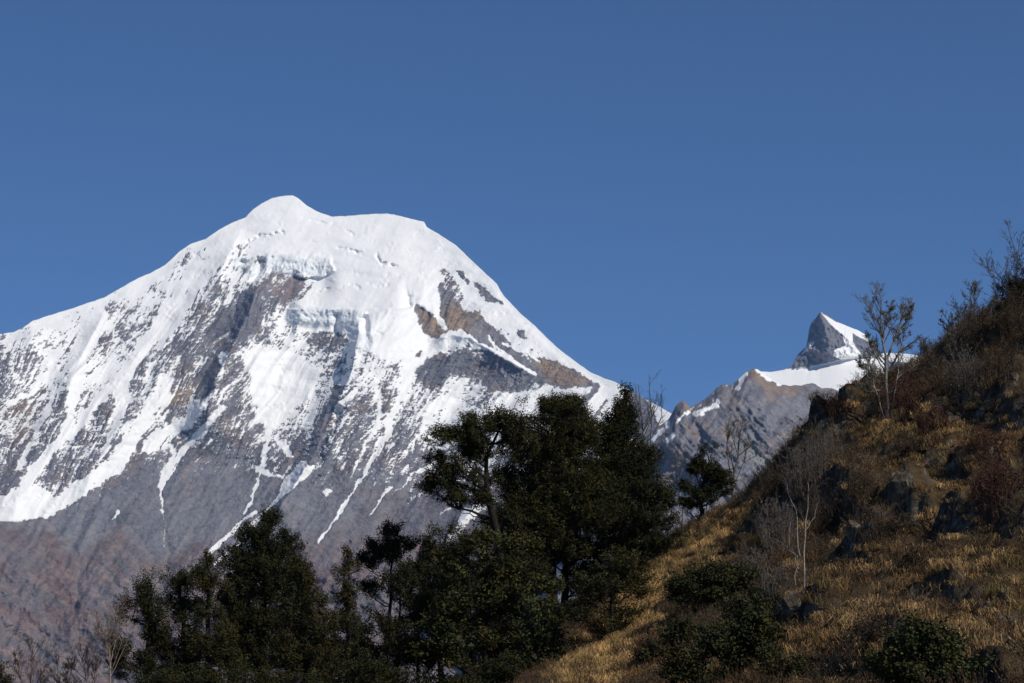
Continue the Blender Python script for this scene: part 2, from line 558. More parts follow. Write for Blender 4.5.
    paint_slope([(413, 311), (440, 282), (480, 312), (590, 380), (540, 384), (470, 344), (430, 338)], 0.7, 6)
    slope = slope + (1.0 - slope) * smooth(.0, .5, fbm(UU / 11, VV / 30, 3, 95)) * (slope < .4)
    slope = blur(slope, 3, 2)
    Dr = np.interp(U, [-130, 60, 285, 425, 600, 680, 800], [12600, 12850, 13000, 12950, 12600, 12400, 12200])
    Dr = np.convolve(np.pad(Dr, 60, mode='edge'), np.hanning(121) / np.hanning(121).sum(), 'valid')
    D = face_depth(U, R, VV, slope, Dr, 0.95, mpp, follow=.05)
    # broad ribs and gullies running down the fall line, then smaller ones
    depth = smooth(0, 90, VV - R[None, :])
    bare = 1 - blur(snow, 3, 2)
    rel = 70 * g0 + (.3 + .7 * bare) * 62 * g1 + (.2 + .8 * bare) * (28 * g2 + 10 * g3) * (1 - .72 * smooth(425, 480, VV))
    rock = 1 - blur(snow, 6, 5)
    soft = smooth(1.35, 0.9, slope)
    rel = rel * (0.15 + 0.85 * depth) * (0.12 + 0.88 * soft)
    rel += rock * (11 * strata + 9 * fine + 12 * fall) * (1 - .6 * smooth(470, 520, VV))

    rel += 1.0 * (1 - rock) * (16 * fbm(UU / 40, VV / 15, 2, 66) + 3 * fbm(UU / 13, VV / 6, 3, 67) + 7 * smooth(.1, .4, fbm(UU / 18, VV / 10, 2, 69)) * fbm(UU / 5, VV / 4, 2, 70))

    def spur(pts, h, wl, wr, sharp=1.0):
        nonlocal rel
        d, t, sd = line_dist(UU + .5 * (wU - UU), VV + .5 * (wV - VV), pts)
        w = np.where(sd > 0, wl, wr)
        rel = rel + h * np.exp(-(d / w) ** sharp) * smooth(0, .16, t) * smooth(1.0, .75, t)
    # drawn top to bottom; first width lies on the viewer's left of a downhill line
    spur([(246, 217), (236, 240), (214, 285), (190, 330), (150, 390), (100, 450), (70, 490)], 100, 22, 26)
    spur([(262, 268), (254, 300), (226, 360), (206, 400), (176, 440)], 230, 9, 50)
    spur([(362, 306), (352, 370), (334, 410), (314, 455), (285, 500), (240, 560)], 240, 9, 60)
    spur([(436, 258), (426, 280), (416, 305), (420, 340), (400, 390), (360, 450), (330, 510)], 75, 60, 50)
    spur([(424, 340), (452, 335), (470, 338), (500, 356), (540, 378)], 120, 16, 18)
    spur([(602, 378), (580, 400), (540, 440), (480, 500), (430, 560)], 130, 22, 36)
    spur([(40, 322), (20, 360), (-10, 420)], 70, 30, 30)
    spur([(110, 300), (90, 340), (60, 400), (20, 450)], 60, 18, 24)
    # crevasses
    for pts, dd in (([(375, 252), (380, 262), (390, 263), (400, 267)], 30), ([(344, 230), (355, 235)], 16), ([(336, 247), (350, 251), (363, 253)], 20),
                    ([(244, 242), (256, 237), (272, 234), (286, 232)], 34), ([(238, 246), (241, 252)], 30), ([(372, 330), (384, 336)], 14), ([(340, 288), (352, 284), (362, 290)], 20), ([(366, 282), (380, 286), (392, 283)], 18), ([(318, 292), (330, 288)], 18), ([(300, 216), (330, 224), (352, 222)], 10)):
        d, t, sd = line_dist(UU + .6 * (wU - UU), VV + .8 * (wV - VV), pts)
        rel -= 1.0 * dd * smooth(2.6, 0.4, d) * (.5 + fbm(UU / 5, VV / 5, 2, 96)).clip(0, 1.2) * smooth(0, .2, t + .05) * smooth(1.05, .8, t)
    # shaded clefts on the left shoulder and the dark gully on the face
    for pts, dd, w in (([(262, 256), (258, 272), (251, 286)], 70, 7), ([(240, 262), (248, 264)], 40, 5), ([(342, 404), (330, 428), (313, 462)], 90, 9),
                       ([(363, 314), (366, 330), (366, 348)], 60, 7), ([(338, 312), (336, 330), (340, 340)], 45, 6), ([(212, 385), (203, 402)], 45, 5)):
        d, t, sd = line_dist(wU, wV, pts)
        rel -= dd * smooth(w, 0, d) * smooth(0, .15, t + .03) * smooth(1.03, .85, t)
    # fans and red foothills at the foot
    low = smooth(520, 600, VV)
    sk2 = UU - 0.9 * VV
    rel += low * (95 * ridged(sk2 / 74, VV / 150, 2, 71) + 75 * ridged((UU + .7 * VV) / 58, VV / 130, 2, 72) + 26 * ridged(UU / 20, VV / 24, 3, 73) + 7 * fbm(UU / 5, VV / 5, 3, 74))
    gul = np.zeros(UU.shape)
    for pts, w in (([(42, 518), (60, 534), (78, 553), (80, 580), (74, 610)], 2.6), ([(122, 520), (108, 534), (95, 546), (88, 560), (80, 575)], 2.2), ([(122, 520), (138, 534), (152, 556), (156, 580)], 2.2),
                   ([(166, 530), (168, 560), (160, 590), (140, 610)], 2.2), ([(205, 560), (186, 566), (170, 575)], 1.8), ([(94, 560), (108, 572), (120, 588), (134, 600)], 1.6),
                   ([(0, 572), (12, 590), (30, 606)], 1.8), ([(60, 560), (40, 575), (22, 600)], 1.6), ([(300, 520), (270, 556), (240, 590)], 1.8), ([(420, 480), (390, 520), (360, 560)], 1.6), ([(350, 540), (330, 570)], 1.4)):
        d, t, sd = line_dist(wU, wV, pts)
        gul = np.maximum(gul, smooth(w + 1.5, w * .3, d) * smooth(0, .1, t + .02) * smooth(1, .8, t))
        rel -= 26 * np.exp(-d / (w * 3)) * smooth(0, .1, t + .02)
    ice_and_shade = np.zeros(UU.shape)  # ice cliffs; blue shadow of the clefts is painted in with the same colour
    for pts in ([(268, 256), (300, 255), (326, 262), (333, 270), (322, 276), (296, 274), (268, 270)], [(287, 308), (362, 308), (362, 320), (340, 326), (287, 320)],
                [(252, 258), (262, 256), (262, 270), (254, 282), (248, 274)], [(356, 332), (370, 336), (372, 352), (362, 350)], [(234, 258), (250, 258), (248, 268), (236, 266)]):
        ice_and_shade = np.maximum(ice_and_shade, smooth(3.5, -2.5, poly_sd(wU, wV, pts)) * smooth(-.45, .15, fbm(UU / 9, VV / 7, 3, 92) + .25))
    rel += blur(ice_and_shade, 1, 1) * (11 * ridged((UU + .4 * VV) / 7, VV / 7, 3, 93) + 8 * fbm(UU / 2.6, VV / 4, 2, 94))
    D = D - rel * (0.25 + 0.75 * smooth(0, 12, VV - R[None, :]))
    fan = smooth(455, 500, VV) * smooth(600, 540, VV)
    D = D - fan * (22 * ridged((UU - .55 * VV) / 60, VV / 240, 1, 97) + 22 * ridged((UU + .5 * VV) / 66, VV / 240, 1, 98))
    # --- colours of the ground itself
    tone = fbm(UU / 40, VV / 30, 4, 81)
    col = lerp(np.broadcast_to(GREY, UU.shape + (3,)), DARK, smooth(-.1, .5, fbm(sk / 16, VV / 24, 4, 82)) * .8)
    col = lerp(col, BROWN, smooth(.0, .45, fbm(UU / 30, VV / 18, 3, 83)) * .6)
    col = lerp(col, TAN, smooth(.25, .6, fbm(UU / 34 + 9, VV / 26, 3, 84)) * .35)
    scree = smooth(.25, 0.0, np.where(VV > 440, cf, .5)) * smooth(430, 490, VV)
    col = lerp(col, SCREE * (1 + .22 * fbm((UU + .5 * VV) / 9, VV / 90, 3, 99))[..., None], scree * .85)
    top = np.interp(UU, [-130, 0, 45, 75, 94, 120, 150, 172, 193, 215, 260, 330, 420, 480], [521, 521, 519, 552, 543, 524, 553, 553, 538, 540, 548, 520, 488, 470])
    br = smooth(-5, 14, wV - top) * (.62 + .5 * smooth(-.3, .4, tone)) * (1 - .6 * smooth(200, 290, UU) * smooth(560, 520, VV))
    redd = lerp(np.broadcast_to(np.array([.170, .122, .118]), UU.shape + (3,)), np.array([.125, .12, .125]),
                smooth(-.05, .35, fbm(sk2 / 13, VV / 34, 4, 85)) * .85)
    redd = lerp(redd, np.array([.27, .21, .18]), smooth(.3, .5, ridged(sk2 / 22, VV / 26, 3, 86) - .35) * .5)
    col = lerp(col, redd, np.clip(br, 0, 1))
    col = lerp(col, np.array([.225, .185, .17]), gul * (.35 + .5 * fbm(UU / 9, VV / 9, 3, 91)).clip(0, 1))
    for pts, c, e in (([(413, 311), (424, 308), (440, 318), (450, 300), (464, 310), (480, 312), (486, 324), (478, 341), (460, 331), (436, 341)], TAN, 9),
                      ([(530, 354), (560, 364), (592, 382), (570, 388), (545, 380)], TAN, 5), ([(268, 276), (306, 278), (300, 296), (284, 302), (270, 292)], BROWN * 1.3, 8),
                      ([(5, 405), (28, 400), (40, 420), (30, 440), (8, 436)], TAN * .85, 8), ([(178, 386), (200, 380), (190, 404), (160, 408)], TAN * .9, 5),
                      ([(468, 316), (484, 322), (504, 350), (486, 350), (474, 340)], GREY * 1.2, 4)):
        m = smooth(e, -e, poly_sd(wU, wV, pts)) * (.75 + .5 * fbm(UU / 10, VV / 14, 3, 87))
        col = lerp(col, c, np.clip(m, 0, 1))
    strat = smooth(.1, .5, fbm(UU / 40, (VV + .3 * UU) / 5, 3, 88))
    col = col * (1 - .16 * strat)[..., None]
    snow = np.maximum(snow, ice_and_shade)
    sc = SNOW * (1 - .05 * smooth(0, .5, fbm(sk / 6, VV / 70, 3, 89)))[..., None]
    sc = lerp(sc, ICE_AND_SHADE, ice_and_shade * (.45 + .5 * smooth(-.2, .4, fbm(UU / 3, VV / 14, 3, 90))))
    col = lerp(col, sc, snow)
    o = build_range("mountain", U, R, UU, VV, D, col, snow)
    return tag(o, "broad snow covered mountain with a rounded white summit dome", "mountain")


def rock_ridge():
    sil = [(420, 800), (470, 700), (540, 570), (600, 490), (640, 442), (655, 428), (668, 420), (676, 406), (680, 402), (684, 400), (690, 407), (697, 404), (705, 399), (712, 393), (718, 386), (724, 384),
           (730, 386), (738, 380), (746, 372), (752, 369), (757, 369), (764, 374), (772, 379), (780, 384), (790, 386), (802, 385), (812, 383), (822, 388), (832, 388), (842, 393),
           (852, 396), (880, 402), (930, 425), (1000, 470), (1060, 520)]
    U, R, UU, VV = range_grid(sil, 470, 1060, 0.9, 720, 330, jag=1.3, seed=8)
    wU = UU + 5 * fbm(UU / 14, VV / 14, 4, 111)
    wV = VV + 4 * fbm(UU / 14, VV / 14, 4, 113)
    skl, skr = UU + .75 * VV, UU - .8 * VV
    D = np.interp(U, [420, 680, 757, 850, 1060], [10300, 10500, 10700, 11000, 11400])
    D = np.convolve(np.pad(D, 60, mode='edge'), np.hanning(121) / np.hanning(121).sum(), 'valid')
    D = face_depth(U, R, VV, np.full(UU.shape, .95), D, .95, 4.2, follow=.8)
    depth = smooth(0, 40, VV - R[None, :])
    rel = (95 * ridged(skl / 52, VV / 130, 4, 121) + 80 * ridged(skr / 46, VV / 110, 4, 122) + 34 * ridged(skl / 16, VV / 34, 4, 123) + 30 * ridged(skr / 13, VV / 26, 4, 125) + 12 * fbm(UU / 5, VV / 5, 3, 124)) * (.3 + .7 * depth)
    for pts, h, wl, wr in (([(757, 370), (735, 405), (712, 440), (690, 500)], 110, 20, 26), ([(757, 370), (772, 410), (770, 450), (780, 500)], 70, 26, 26),
                           ([(722, 386), (700, 412), (672, 450), (660, 490)], 70, 14, 22), ([(684, 402), (676, 430), (660, 460)], 60, 12, 14)):
        d, t, sd = line_dist(wU, wV, pts)
        rel += h * np.exp(-d / np.where(sd > 0, wl, wr)) * smooth(1, .7, t)
    D = D - rel * (.25 + .75 * smooth(0, 10, VV - R[None, :]))
    strata = fbm(UU / 12, (VV + .5 * UU) / 5, 4, 131)
    cf = .06 + .30 * strata + .28 * fbm(UU / 5, VV / 4, 3, 132) + .35 * smooth(20, 2, VV - R[None, :]) * (UU < 760) * (UU > 690)
    for pts, w, v in (([(720, 402), (706, 410), (694, 416)], 2.2, .95), ([(674, 434), (668, 440)], 3, .9), ([(746, 376), (736, 388)], 3, .6), ([(668, 424), (656, 436), (648, 444)], 3, .7),
                      ([(757, 369), (770, 378), (782, 385)], 2.4, .9), ([(690, 412), (680, 420)], 1.6, .8)):
        d, t, sd = line_dist(wU, wV, pts)
        m = smooth(1.5, -1.5, d - w * (.4 + 1.1 * np.clip(.5 + fbm(UU / 5, VV / 5, 2, 137), 0, 1)))
        cf = cf * (1 - m) + (v + .3 * strata) * m
    snow = smooth(.46, .56, cf)
    col = lerp(np.broadcast_to(GREY, UU.shape + (3,)), DARK, smooth(-.1, .4, fbm(skl / 12, VV / 20, 4, 133)) * .85)
    col = lerp(col, BROWN, smooth(-.05, .4, fbm(UU / 28, VV / 20, 4, 134) + .3 * smooth(45, 0, VV - R[None, :])) * .5)
    col = lerp(col, TAN, smooth(.2, .55, fbm(skr / 14, VV / 30, 3, 135)) * .5)
    m = smooth(4, -4, poly_sd(wU, wV, [(745, 372), (757, 368), (775, 382), (800, 388), (795, 396), (765, 390)]))
    col = lerp(col, TAN * .85, m * .7)
    pale = smooth(4, -4, poly_sd(wU, wV, [(740, 440), (752, 436), (768, 455), (776, 480), (766, 500), (752, 470)]))
    col = lerp(col, np.array([.27, .27, .26]), np.maximum(pale, smooth(.25, .5, fbm(UU / 12, VV / 9, 3, 136))) * .6)
    col = lerp(col, SNOW, snow)
    o = build_range("mountain", U, R, UU, VV, D, col, snow)
    return tag(o, "bare grey brown rocky ridge below the pointed peak", "mountain")


def pointed_peak():
    sil = [(640, 520), (700, 440), (735, 392), (745, 377), (757, 371), (770, 372), (783, 370), (790, 367), (793, 364), (795, 358), (800, 352), (806, 347), (808, 338), (809, 329), (812, 321),
           (816.5, 317), (820.2, 311.5), (824, 313.5), (828, 315.5), (835, 320), (842, 324), (850, 327), (857, 330), (865, 334), (872, 339.5), (880, 353), (890, 353), (900, 353), (912, 354.5), (924, 357),
           (935, 361), (950, 366), (980, 385), (1060, 430)]
    U, R, UU, VV = range_grid(sil, 660, 1060, 0.7, 520, 260, jag=.5, seed=15)
    wU = UU + 2.5 * fbm(UU / 9, VV / 9, 4, 211)
    wV = VV + 2 * fbm(UU / 9, VV / 9, 4, 213)
    slope = np.full(UU.shape, .8)
    field = [(700, 400), (740, 374), (757, 369), (788, 369), (815, 365.5), (840, 360), (862, 356.5), (884, 356), (884, 420), (700, 440)]
    fm = smooth(2, -2, poly_sd(UU, VV, field))
    slope = blur(slope * (1 - fm) + 2.4 * fm, 2, 1)
    D = face_depth(U, R, VV, slope, np.interp(U, [660, 757, 820, 880, 1060], [15000, 15100, 15200, 15200, 15000]), .8, 6.0, keep=.99, follow=.3)
    rel = (1 - fm) * (46 * ridged((UU + .3 * VV) / 13, VV / 26, 4, 221) + 30 * ridged((UU - .5 * VV) / 10, VV / 14, 3, 223) + 14 * fbm(UU / 4, VV / 4, 3, 222))
    # the edge that parts the shaded left wall from the front wall
    for pts, h, wl, wr in (([(820, 312), (824, 325), (829, 345), (826, 366)], 190, 16, 17), ([(820, 313), (834, 326), (848, 340), (858, 356)], 60, 10, 22)):
        d, t, sd = line_dist(UU + .4 * (wU - UU), VV, pts)
        rel += h * np.exp(-d / np.where(sd > 0, wl, wr)) * smooth(1.0, .7, t) * (1 - fm)
    D = D - rel * (.2 + .8 * smooth(0, 8, VV - R[None, :]))
    cf = .12 + .28 * fbm(UU / 7, VV / 4, 4, 231)

    def poly(pts, v, e=1.6, k=.5):
        nonlocal cf
        m = smooth(e, -e, poly_sd(UU + k * (wU - UU), VV + k * (wV - VV), pts))
        cf = cf * (1 - m) + v * m
    poly([(820, 312), (836, 322), (853, 327), (865, 334), (878, 350), (866, 340), (853, 333), (852, 341), (862, 355), (860, 360), (842, 360), (833, 356), (834, 350), (846, 345), (842, 335), (828, 321)], 1)
    poly([(806, 347), (816, 341), (812, 348), (800, 356)], .8)
    poly([(880, 352), (900, 350), (926, 356), (948, 364), (944, 368), (920, 363), (890, 361)], 1)
    cf = np.where(fm > .4, 1.2, cf)
    snow = smooth(.46, .56, cf)
    col = lerp(np.broadcast_to(GREY * .95, UU.shape + (3,)), DARK, smooth(-.1, .4, fbm(UU / 10, VV / 16, 4, 233)) * .55)
    col = lerp(col, BROWN, smooth(.1, .5, fbm(UU / 14, VV / 10, 3, 234)) * .5)
    col = lerp(col, np.broadcast_to(SNOW, col.shape), snow)
    o = build_range("mountain", U, R, UU, VV, D, col, snow)
    return tag(o, "small pointed rock peak with a snow flank above a white snowfield", "mountain")


snow_mountain()
rock_ridge()
pointed_peak()

# ------------------------------------------------------------------ near ground: spur on the right, wooded slope on the left
CTRL = [  # seen at (px, py) at depth D
    (560, 690, 108), (600, 650, 120), (640, 597, 138), (665, 570, 146), (690, 548, 154), (700, 528, 160), (725, 512, 163), (748, 500, 165),
    (768, 484, 160), (780, 466, 156), (792, 450, 154), (812, 436, 152), (832, 424, 150), (858, 426, 148), (884, 428, 147), (905, 414, 146), (940, 392, 147),
    (970, 368, 148), (990, 350, 149), (1010, 326, 150), (1024, 308, 151), (1080, 268, 153), (1160, 250, 158),
    (650, 683, 103), (700, 640, 112), (720, 590, 128), (740, 545, 146), (760, 683, 92), (770, 600, 120), (800, 540, 131), (830, 480, 138), (860, 683, 84), (860, 600, 106),
    (880, 540, 118), (890, 470, 132), (930, 420, 138), (940, 520, 118), (950, 600, 98), (960, 683, 77), (1000, 440, 132), (1024, 520, 114), (1024, 600, 94), (1024, 683, 73),
    (1120, 600, 92), (1120, 450, 126), (1160, 683, 70),
    # wooded slope, under the frame
    (520, 705, 118), (470, 715, 128), (400, 722, 136), (320, 722, 142), (250, 722, 146), (150, 722, 150), (60, 728, 152), (-40, 735, 154), (-140, 740, 156),
    (600, 612, 150), (560, 640, 150), (520, 670, 150), (640, 565, 160), (670, 543, 166),
]


def build_height():
    c = np.array(CTRL, float)
    p = P(c[:, 0], c[:, 1], c[:, 2])
    extra = [(-60, 0, -1), (0, 0, -0.02), (0, 12, -0.3), (60, 0, 2), (-60, 50, -3), (-10, 50, -1.5), (40, 40, 3), (0, 85, 0.8), (-50, 100, -2), (22, 62, 3.5),
             # the ground falls away behind the crest
             (-60, 190, -14), (-20, 190, -12), (0, 192, -8), (12, 190, 2), (25, 186, 9), (40, 190, 14), (70, 195, 20),
             (-60, 230, -40), (0, 230, -35), (30, 230, -22), (60, 235, -10), (75, 120, 24), (75, 160, 34)]
    p = np.vstack([p, np.array(extra, float)])
    xy, z = p[:, :2] / 100.0, p[:, 2]
    n = len(p)

    def ker(a, b):
        r2 = ((a[:, None, :] - b[None, :, :]) ** 2).sum(-1) + 1e-12
        return 0.5 * r2 * np.log(r2)
    A = np.zeros((n + 3, n + 3))
    A[:n, :n] = ker(xy, xy) + np.eye(n) * 2e-4
    A[:n, n:] = np.c_[np.ones(n), xy]
    A[n:, :n] = A[:n, n:].T
    w = np.linalg.solve(A, np.r_[z, 0, 0, 0])

    def f(x, y):
        q = np.stack([np.ravel(x), np.ravel(y)], -1) / 100.0
        out = np.empty(len(q))
        for i in range(0, len(q), 40000):
            s = q[i:i + 40000]
            out[i:i + 40000] = ker(s, xy) @ w[:n] + np.c_[np.ones(len(s)), s] @ w[n:]
        return out.reshape(np.shape(x))
    return f


_tps = build_height()
_GX, _GY = np.arange(-80, 81, 1.0), np.arange(-20, 241, 1.0)
_GH = _tps(*np.meshgrid(_GX, _GY))


def base_h(x, y):
    fx = np.clip((x - _GX[0]), 0, len(_GX) - 1.001)
    fy = np.clip((y - _GY[0]), 0, len(_GY) - 1.001)
    i, j = fx.astype(int), fy.astype(int)
    a, b = fx - i, fy - j
    return (_GH[j, i] * (1 - a) + _GH[j, i + 1] * a) * (1 - b) + (_GH[j + 1, i] * (1 - a) + _GH[j + 1, i + 1] * a) * b


def height0(x, y):
    x, y = np.asarray(x, float), np.asarray(y, float)
    h = base_h(x, y)
    out = np.maximum(np.maximum(-70 - x, x - 76), np.maximum(-15 - y, y - 232)).clip(0)
    h = h - out * 0.45
    hill = smooth(3, 16, x - 0.02 * y) * smooth(55, 80, y)
    lump = 2.3 * fbm(x / 8.0, y / 11.0, 4, 301) + .8 * fbm(x / 2.6, y / 3.4, 3, 302)
    # ledges: steep little faces turned down to the left
    q = (x * .8 + y * .25 + 2.2 * fbm(x / 6, y / 7, 3, 303)) / 5.0
    st = q - np.floor(q)
    led = (smooth(0, .2, st) - st) * 2.6 * smooth(-.25, .25, fbm(x / 10, y / 12, 2, 304))
    calm = 1 - (.78 - .45 * smooth(24, 31, x)) * smooth(136, 150, y)                 # the crest itself is even, its roughness is brush
    lump, led = lump * calm, led * calm
    mound = .55 * (.5 - np.abs(pn(x / 1.5 + .3 * pn(x, y, 8), y / 1.9, 306)) * 2) + .22 * pn(x / .7, y / .9, 307)
    return np.maximum(h + hill * (lump + led + mound) + (1 - hill) * .25 * fbm(x / 4, y / 4, 2, 305), -231)


def project(p):
    p = np.asarray(p, float)
    d = p - np.array([0, 0, EYE])
    fw = d[..., 1] * CP + d[..., 2] * SP
    up = -d[..., 1] * SP + d[..., 2] * CP
    return W / 2 + F * d[..., 0] / fw, H / 2 - F * up / fw


def ground_at(px, py, d0=62.0, d1=190.0):
    """the ground point seen toward (px, py)"""
    D = np.linspace(d0, d1, 800)
    q = P(px, py, D)
    g = height(q[:, 0], q[:, 1])
    k = np.nonzero(q[:, 2] < g)[0]
    if len(k) == 0:
        k = [int(np.argmin(q[:, 2] - g))]
    x, y = q[k[0], 0], q[k[0], 1]
    return np.array([x, y, float(height(x, y))])


# crags: abrupt little walls that face down-left, where the slope breaks
CRAGS = []


def height(x, y):
    h = height0(x, y)
    for gx, gy, w, up, dn in CRAGS:
        dx, dy = np.asarray(x) - gx, np.asarray(y) - gy
        m = (np.abs(dx) < 5 * w) & (np.abs(dy) < 3 * w)
        if not np.any(m):
            continue
        dx = dx + .35 * w * pn(np.asarray(x) / w * 1.7, np.asarray(y) / w * 1.7, int(gx * 7)) * 2
        q = dx + .35 * dy
        e = np.exp(-(dy / (1.1 * w)) ** 2)
        h = h + e * np.where(q > 0, up * smooth(0, .25 * w, q) * np.exp(-(q / (1.8 * w)) ** 2), 0) - e * dn * np.exp(-((q + .35 * w) / (.55 * w)) ** 2)
    return h


def _crags():
    spec = []
    for px, py, w, up, dn in ((858, 440, 1.3, .3, .9), (884, 450, 1.1, .4, .6), (900, 486, 1.6, 2.0, .9), (856, 546, 1.2, 1.4, 1.0), (800, 622, 1.3, 1.6, .8), (846, 598, .8, .9, .6),
                              (940, 532, 1.0, 1.0, .7), (880, 600, 1.0, .9, .6), (950, 470, 1.1, 1.0, .6), (985, 425, 1.2, 1.2, .8), (960, 585, .9, .9, .6), (1000, 545, .9, .9, .6),
                              (1000, 602, .7, .8, .5), (830, 500, 1.2, 1.2, .8), (808, 458, 1.2, 1.3, .7), (920, 415, 1.0, .9, .6), (900, 640, .8, .7, .5), (1000, 640, .6, .6, .5), (770, 512, 1.2, 1.0, .6),
                              (745, 560, 1.0, .8, .6), (836, 418, 1.5, 2.6, .5), (784, 474, 1.5, 3.0, .8), (808, 446, 1.4, 2.4, .8), (690, 560, 1.0, .7, .4), (655, 610, .9, .6, .4), (1005, 372, 1.3, 1.4, .8), (960, 400, 1.0, .9, .6)):
        g = ground_at(px, py)
        spec.append((g[0], g[1], w, up * .6, dn))
    CRAGS.extend(spec)


def zone_dry(px, py):
    """how golden the dry grass is over the slope"""
    g = np.zeros(px.shape)
    for pts, v in (([(540, 690), (600, 640), (625, 600), (640, 570), (690, 540), (745, 505), (760, 530), (720, 560), (670, 580), (665, 620), (640, 650), (620, 690)], 1.0),
                   ([(845, 400), (900, 405), (960, 400), (1024, 395), (1024, 430), (960, 470), (900, 455), (870, 440)], .8),
                   ([(880, 520), (920, 440), (960, 430), (1000, 520), (1024, 560), (1024, 690), (960, 690), (900, 620), (840, 620), (850, 560)], .38),
                   ([(800, 590), (860, 590), (900, 620), (880, 683), (800, 683), (780, 640)], .35)):
        g = np.maximum(g, v * smooth(14, -14, poly_sd(px, py, pts)))
    return g


def near_ground():
    def axis(a, b, step, lo, hi):
        m = np.arange(a, b, step)
        l, r = [a], [m[-1]]
        d = step
        while l[-1] > lo:
            d *= 1.35
            l.append(l[-1] - d)
        d = step
        while r[-1] < hi:
            d *= 1.35
            r.append(r[-1] + d)
        return np.concatenate([l[:0:-1], m, r[1:]])
    X, Y = np.meshgrid(axis(-8, 56, .22, -2600, 2600), axis(66, 186, .27, -1400, 3200))
    Z = height(X, Y)
    m = Mat("hillside_soil", 0.95, 0.1)
    n1, n2 = m.noise(.35, 6), m.noise(2.2, 5)
    r = m.ramp(n1.outputs[0], [(.32, (.035, .024, .014)), (.5, (.075, .048, .026)), (.68, (.12, .085, .042))])
    r2 = m.ramp(n2.outputs[0], [(.3, (.6, .6, .6)), (.7, (1.3, 1.3, 1.3))])
    soil = m.mix(1.0, r.outputs[0], r2.outputs[0], 'MULTIPLY')
    n3 = m.noise(1.6, 8, .7)
    rk = m.ramp(n3.outputs[0], [(.32, (.024, .019, .014)), (.5, (.08, .064, .046)), (.68, (.25, .225, .19))])
    geo = m.n("ShaderNodeNewGeometry")
    sep = m.n("ShaderNodeSeparateXYZ")
    m.l(geo.outputs["True Normal"], sep.inputs[0])
    steep = m.ramp(sep.outputs[2], [(.42, (1, 1, 1)), (.62, (0, 0, 0))])      # bare rock on the steepest faces
    m.l(m.mix(steep.outputs[0], soil, rk.outputs[0]), m.b.inputs["Base Color"])
    m.bump(n3.outputs[0], 1.0, .35)
    o = mesh_obj("hillside", np.stack([X, Y, Z], -1).reshape(-1, 3), grid_faces(*X.shape), m.m)
    return tag(o, kind="structure")


_crags()
near_ground()

# ------------------------------------------------------------------ plant building blocks


def tubes(pts, rad, sides=4):
    """pts (n,K,3), rad (n,K): one bent tapered tube per row"""
    n, K, _ = pts.shape
    t = np.gradient(pts, axis=1)
    t /= np.linalg.norm(t, axis=-1, keepdims=True) + 1e-9
    ref = np.where(np.abs(t[:, :1, 2:3]) > .8, np.array([[[1., 0, 0]]]), np.array([[[0, 0, 1.]]]))
    a = np.cross(t, np.broadcast_to(ref, t.shape))
    a /= np.linalg.norm(a, axis=-1, keepdims=True) + 1e-9
    b = np.cross(t, a)
    th = np.arange(sides) * 2 * math.pi / sides
    ring = a[:, :, None, :] * np.cos(th)[None, None, :, None] + b[:, :, None, :] * np.sin(th)[None, None, :, None]
    v = pts[:, :, None, :] + ring * rad[:, :, None, None]
    idx = np.arange(n * K * sides).reshape(n, K, sides)
    nx = np.roll(idx, -1, axis=2)
    f = np.stack([idx[:, :-1], nx[:, :-1], nx[:, 1:], idx[:, 1:]], -1).reshape(-1, 4)
    return v.reshape(-1, 3), f


class Bag:
    """collects pieces of ONE part into one mesh"""
    def __init__(self):
        self.v, self.f, self.c, self.n = [], [], [], 0

    def add(self, v, f, c=None):
        if len(v) == 0:
            return
        self.v.append(v)
        self.f.append(np.asarray(f) + self.n)
        self.c.append(np.broadcast_to(np.asarray(c if c is not None else (1, 1, 1), float), (len(v), 3)))
        self.n += len(v)

    def build(self, name, mat, parent, smooth_shade=True):
        by = {}
        for f in self.f:
            by.setdefault(f.shape[1], []).append(f)
        return mesh_obj(name, np.concatenate(self.v), [np.concatenate(x) for x in by.values()], mat, parent,
                        {"tint": np.concatenate(self.c)}, smooth_shade)


def unit(v):
    return v / (np.linalg.norm(v, axis=-1, keepdims=True) + 1e-9)


def leaves(c, L, Wd, rng, up=.5, axis=None):
    n = len(c)
    nrm = unit(rng.normal(size=(n, 3)) + np.array([0, 0, up * 2.0]))
    a = rng.normal(size=(n, 3)) if axis is None else axis + .5 * rng.normal(size=(n, 3))
    a = unit(a - nrm * (a * nrm).sum(-1, keepdims=True))
    s = np.cross(nrm, a)
    L = (L * rng.uniform(.65, 1.3, n))[:, None]
    Wd = (Wd * rng.uniform(.7, 1.25, n))[:, None]
    v = np.stack([c - a * L / 2, c + s * Wd / 2 + a * L * .05, c + a * L / 2, c - s * Wd / 2 + a * L * .05], 1)
    return v.reshape(-1, 3), np.arange(n * 4).reshape(n, 4)


def plant_mat(name, rough=.6, spec=.25, scale=3.0, lo=.75, hi=1.25, transl=0.0):
    m = Mat(name, rough, spec)
    t = m.attr("tint")
    n = m.noise(scale, 3)
    r = m.ramp(n.outputs[0], [(.3, (lo,) * 3), (.7, (hi,) * 3)])
    m.l(m.mix(1.0, t.outputs["Color"], r.outputs[0], 'MULTIPLY'), m.b.inputs["Base Color"])
    return m


LEAF = plant_mat("evergreen_leaves", .75, .08).m
DRYLEAF = plant_mat("dry_leaves", .85, .1).m
BARK = plant_mat("bark", .9, .1, 6.0, .55, 1.35).m
BIRCH = plant_mat("pale_birch_bark", .75, .2, 9.0, .45, 1.25).m
GRASS = plant_mat("dry_grass_blades", .8, .15).m


def curve3(a, m, b, K):
    t = np.linspace(0, 1, K)[:, None]
    return a * (1 - t) ** 2 + 2 * m * t * (1 - t) + b * t * t


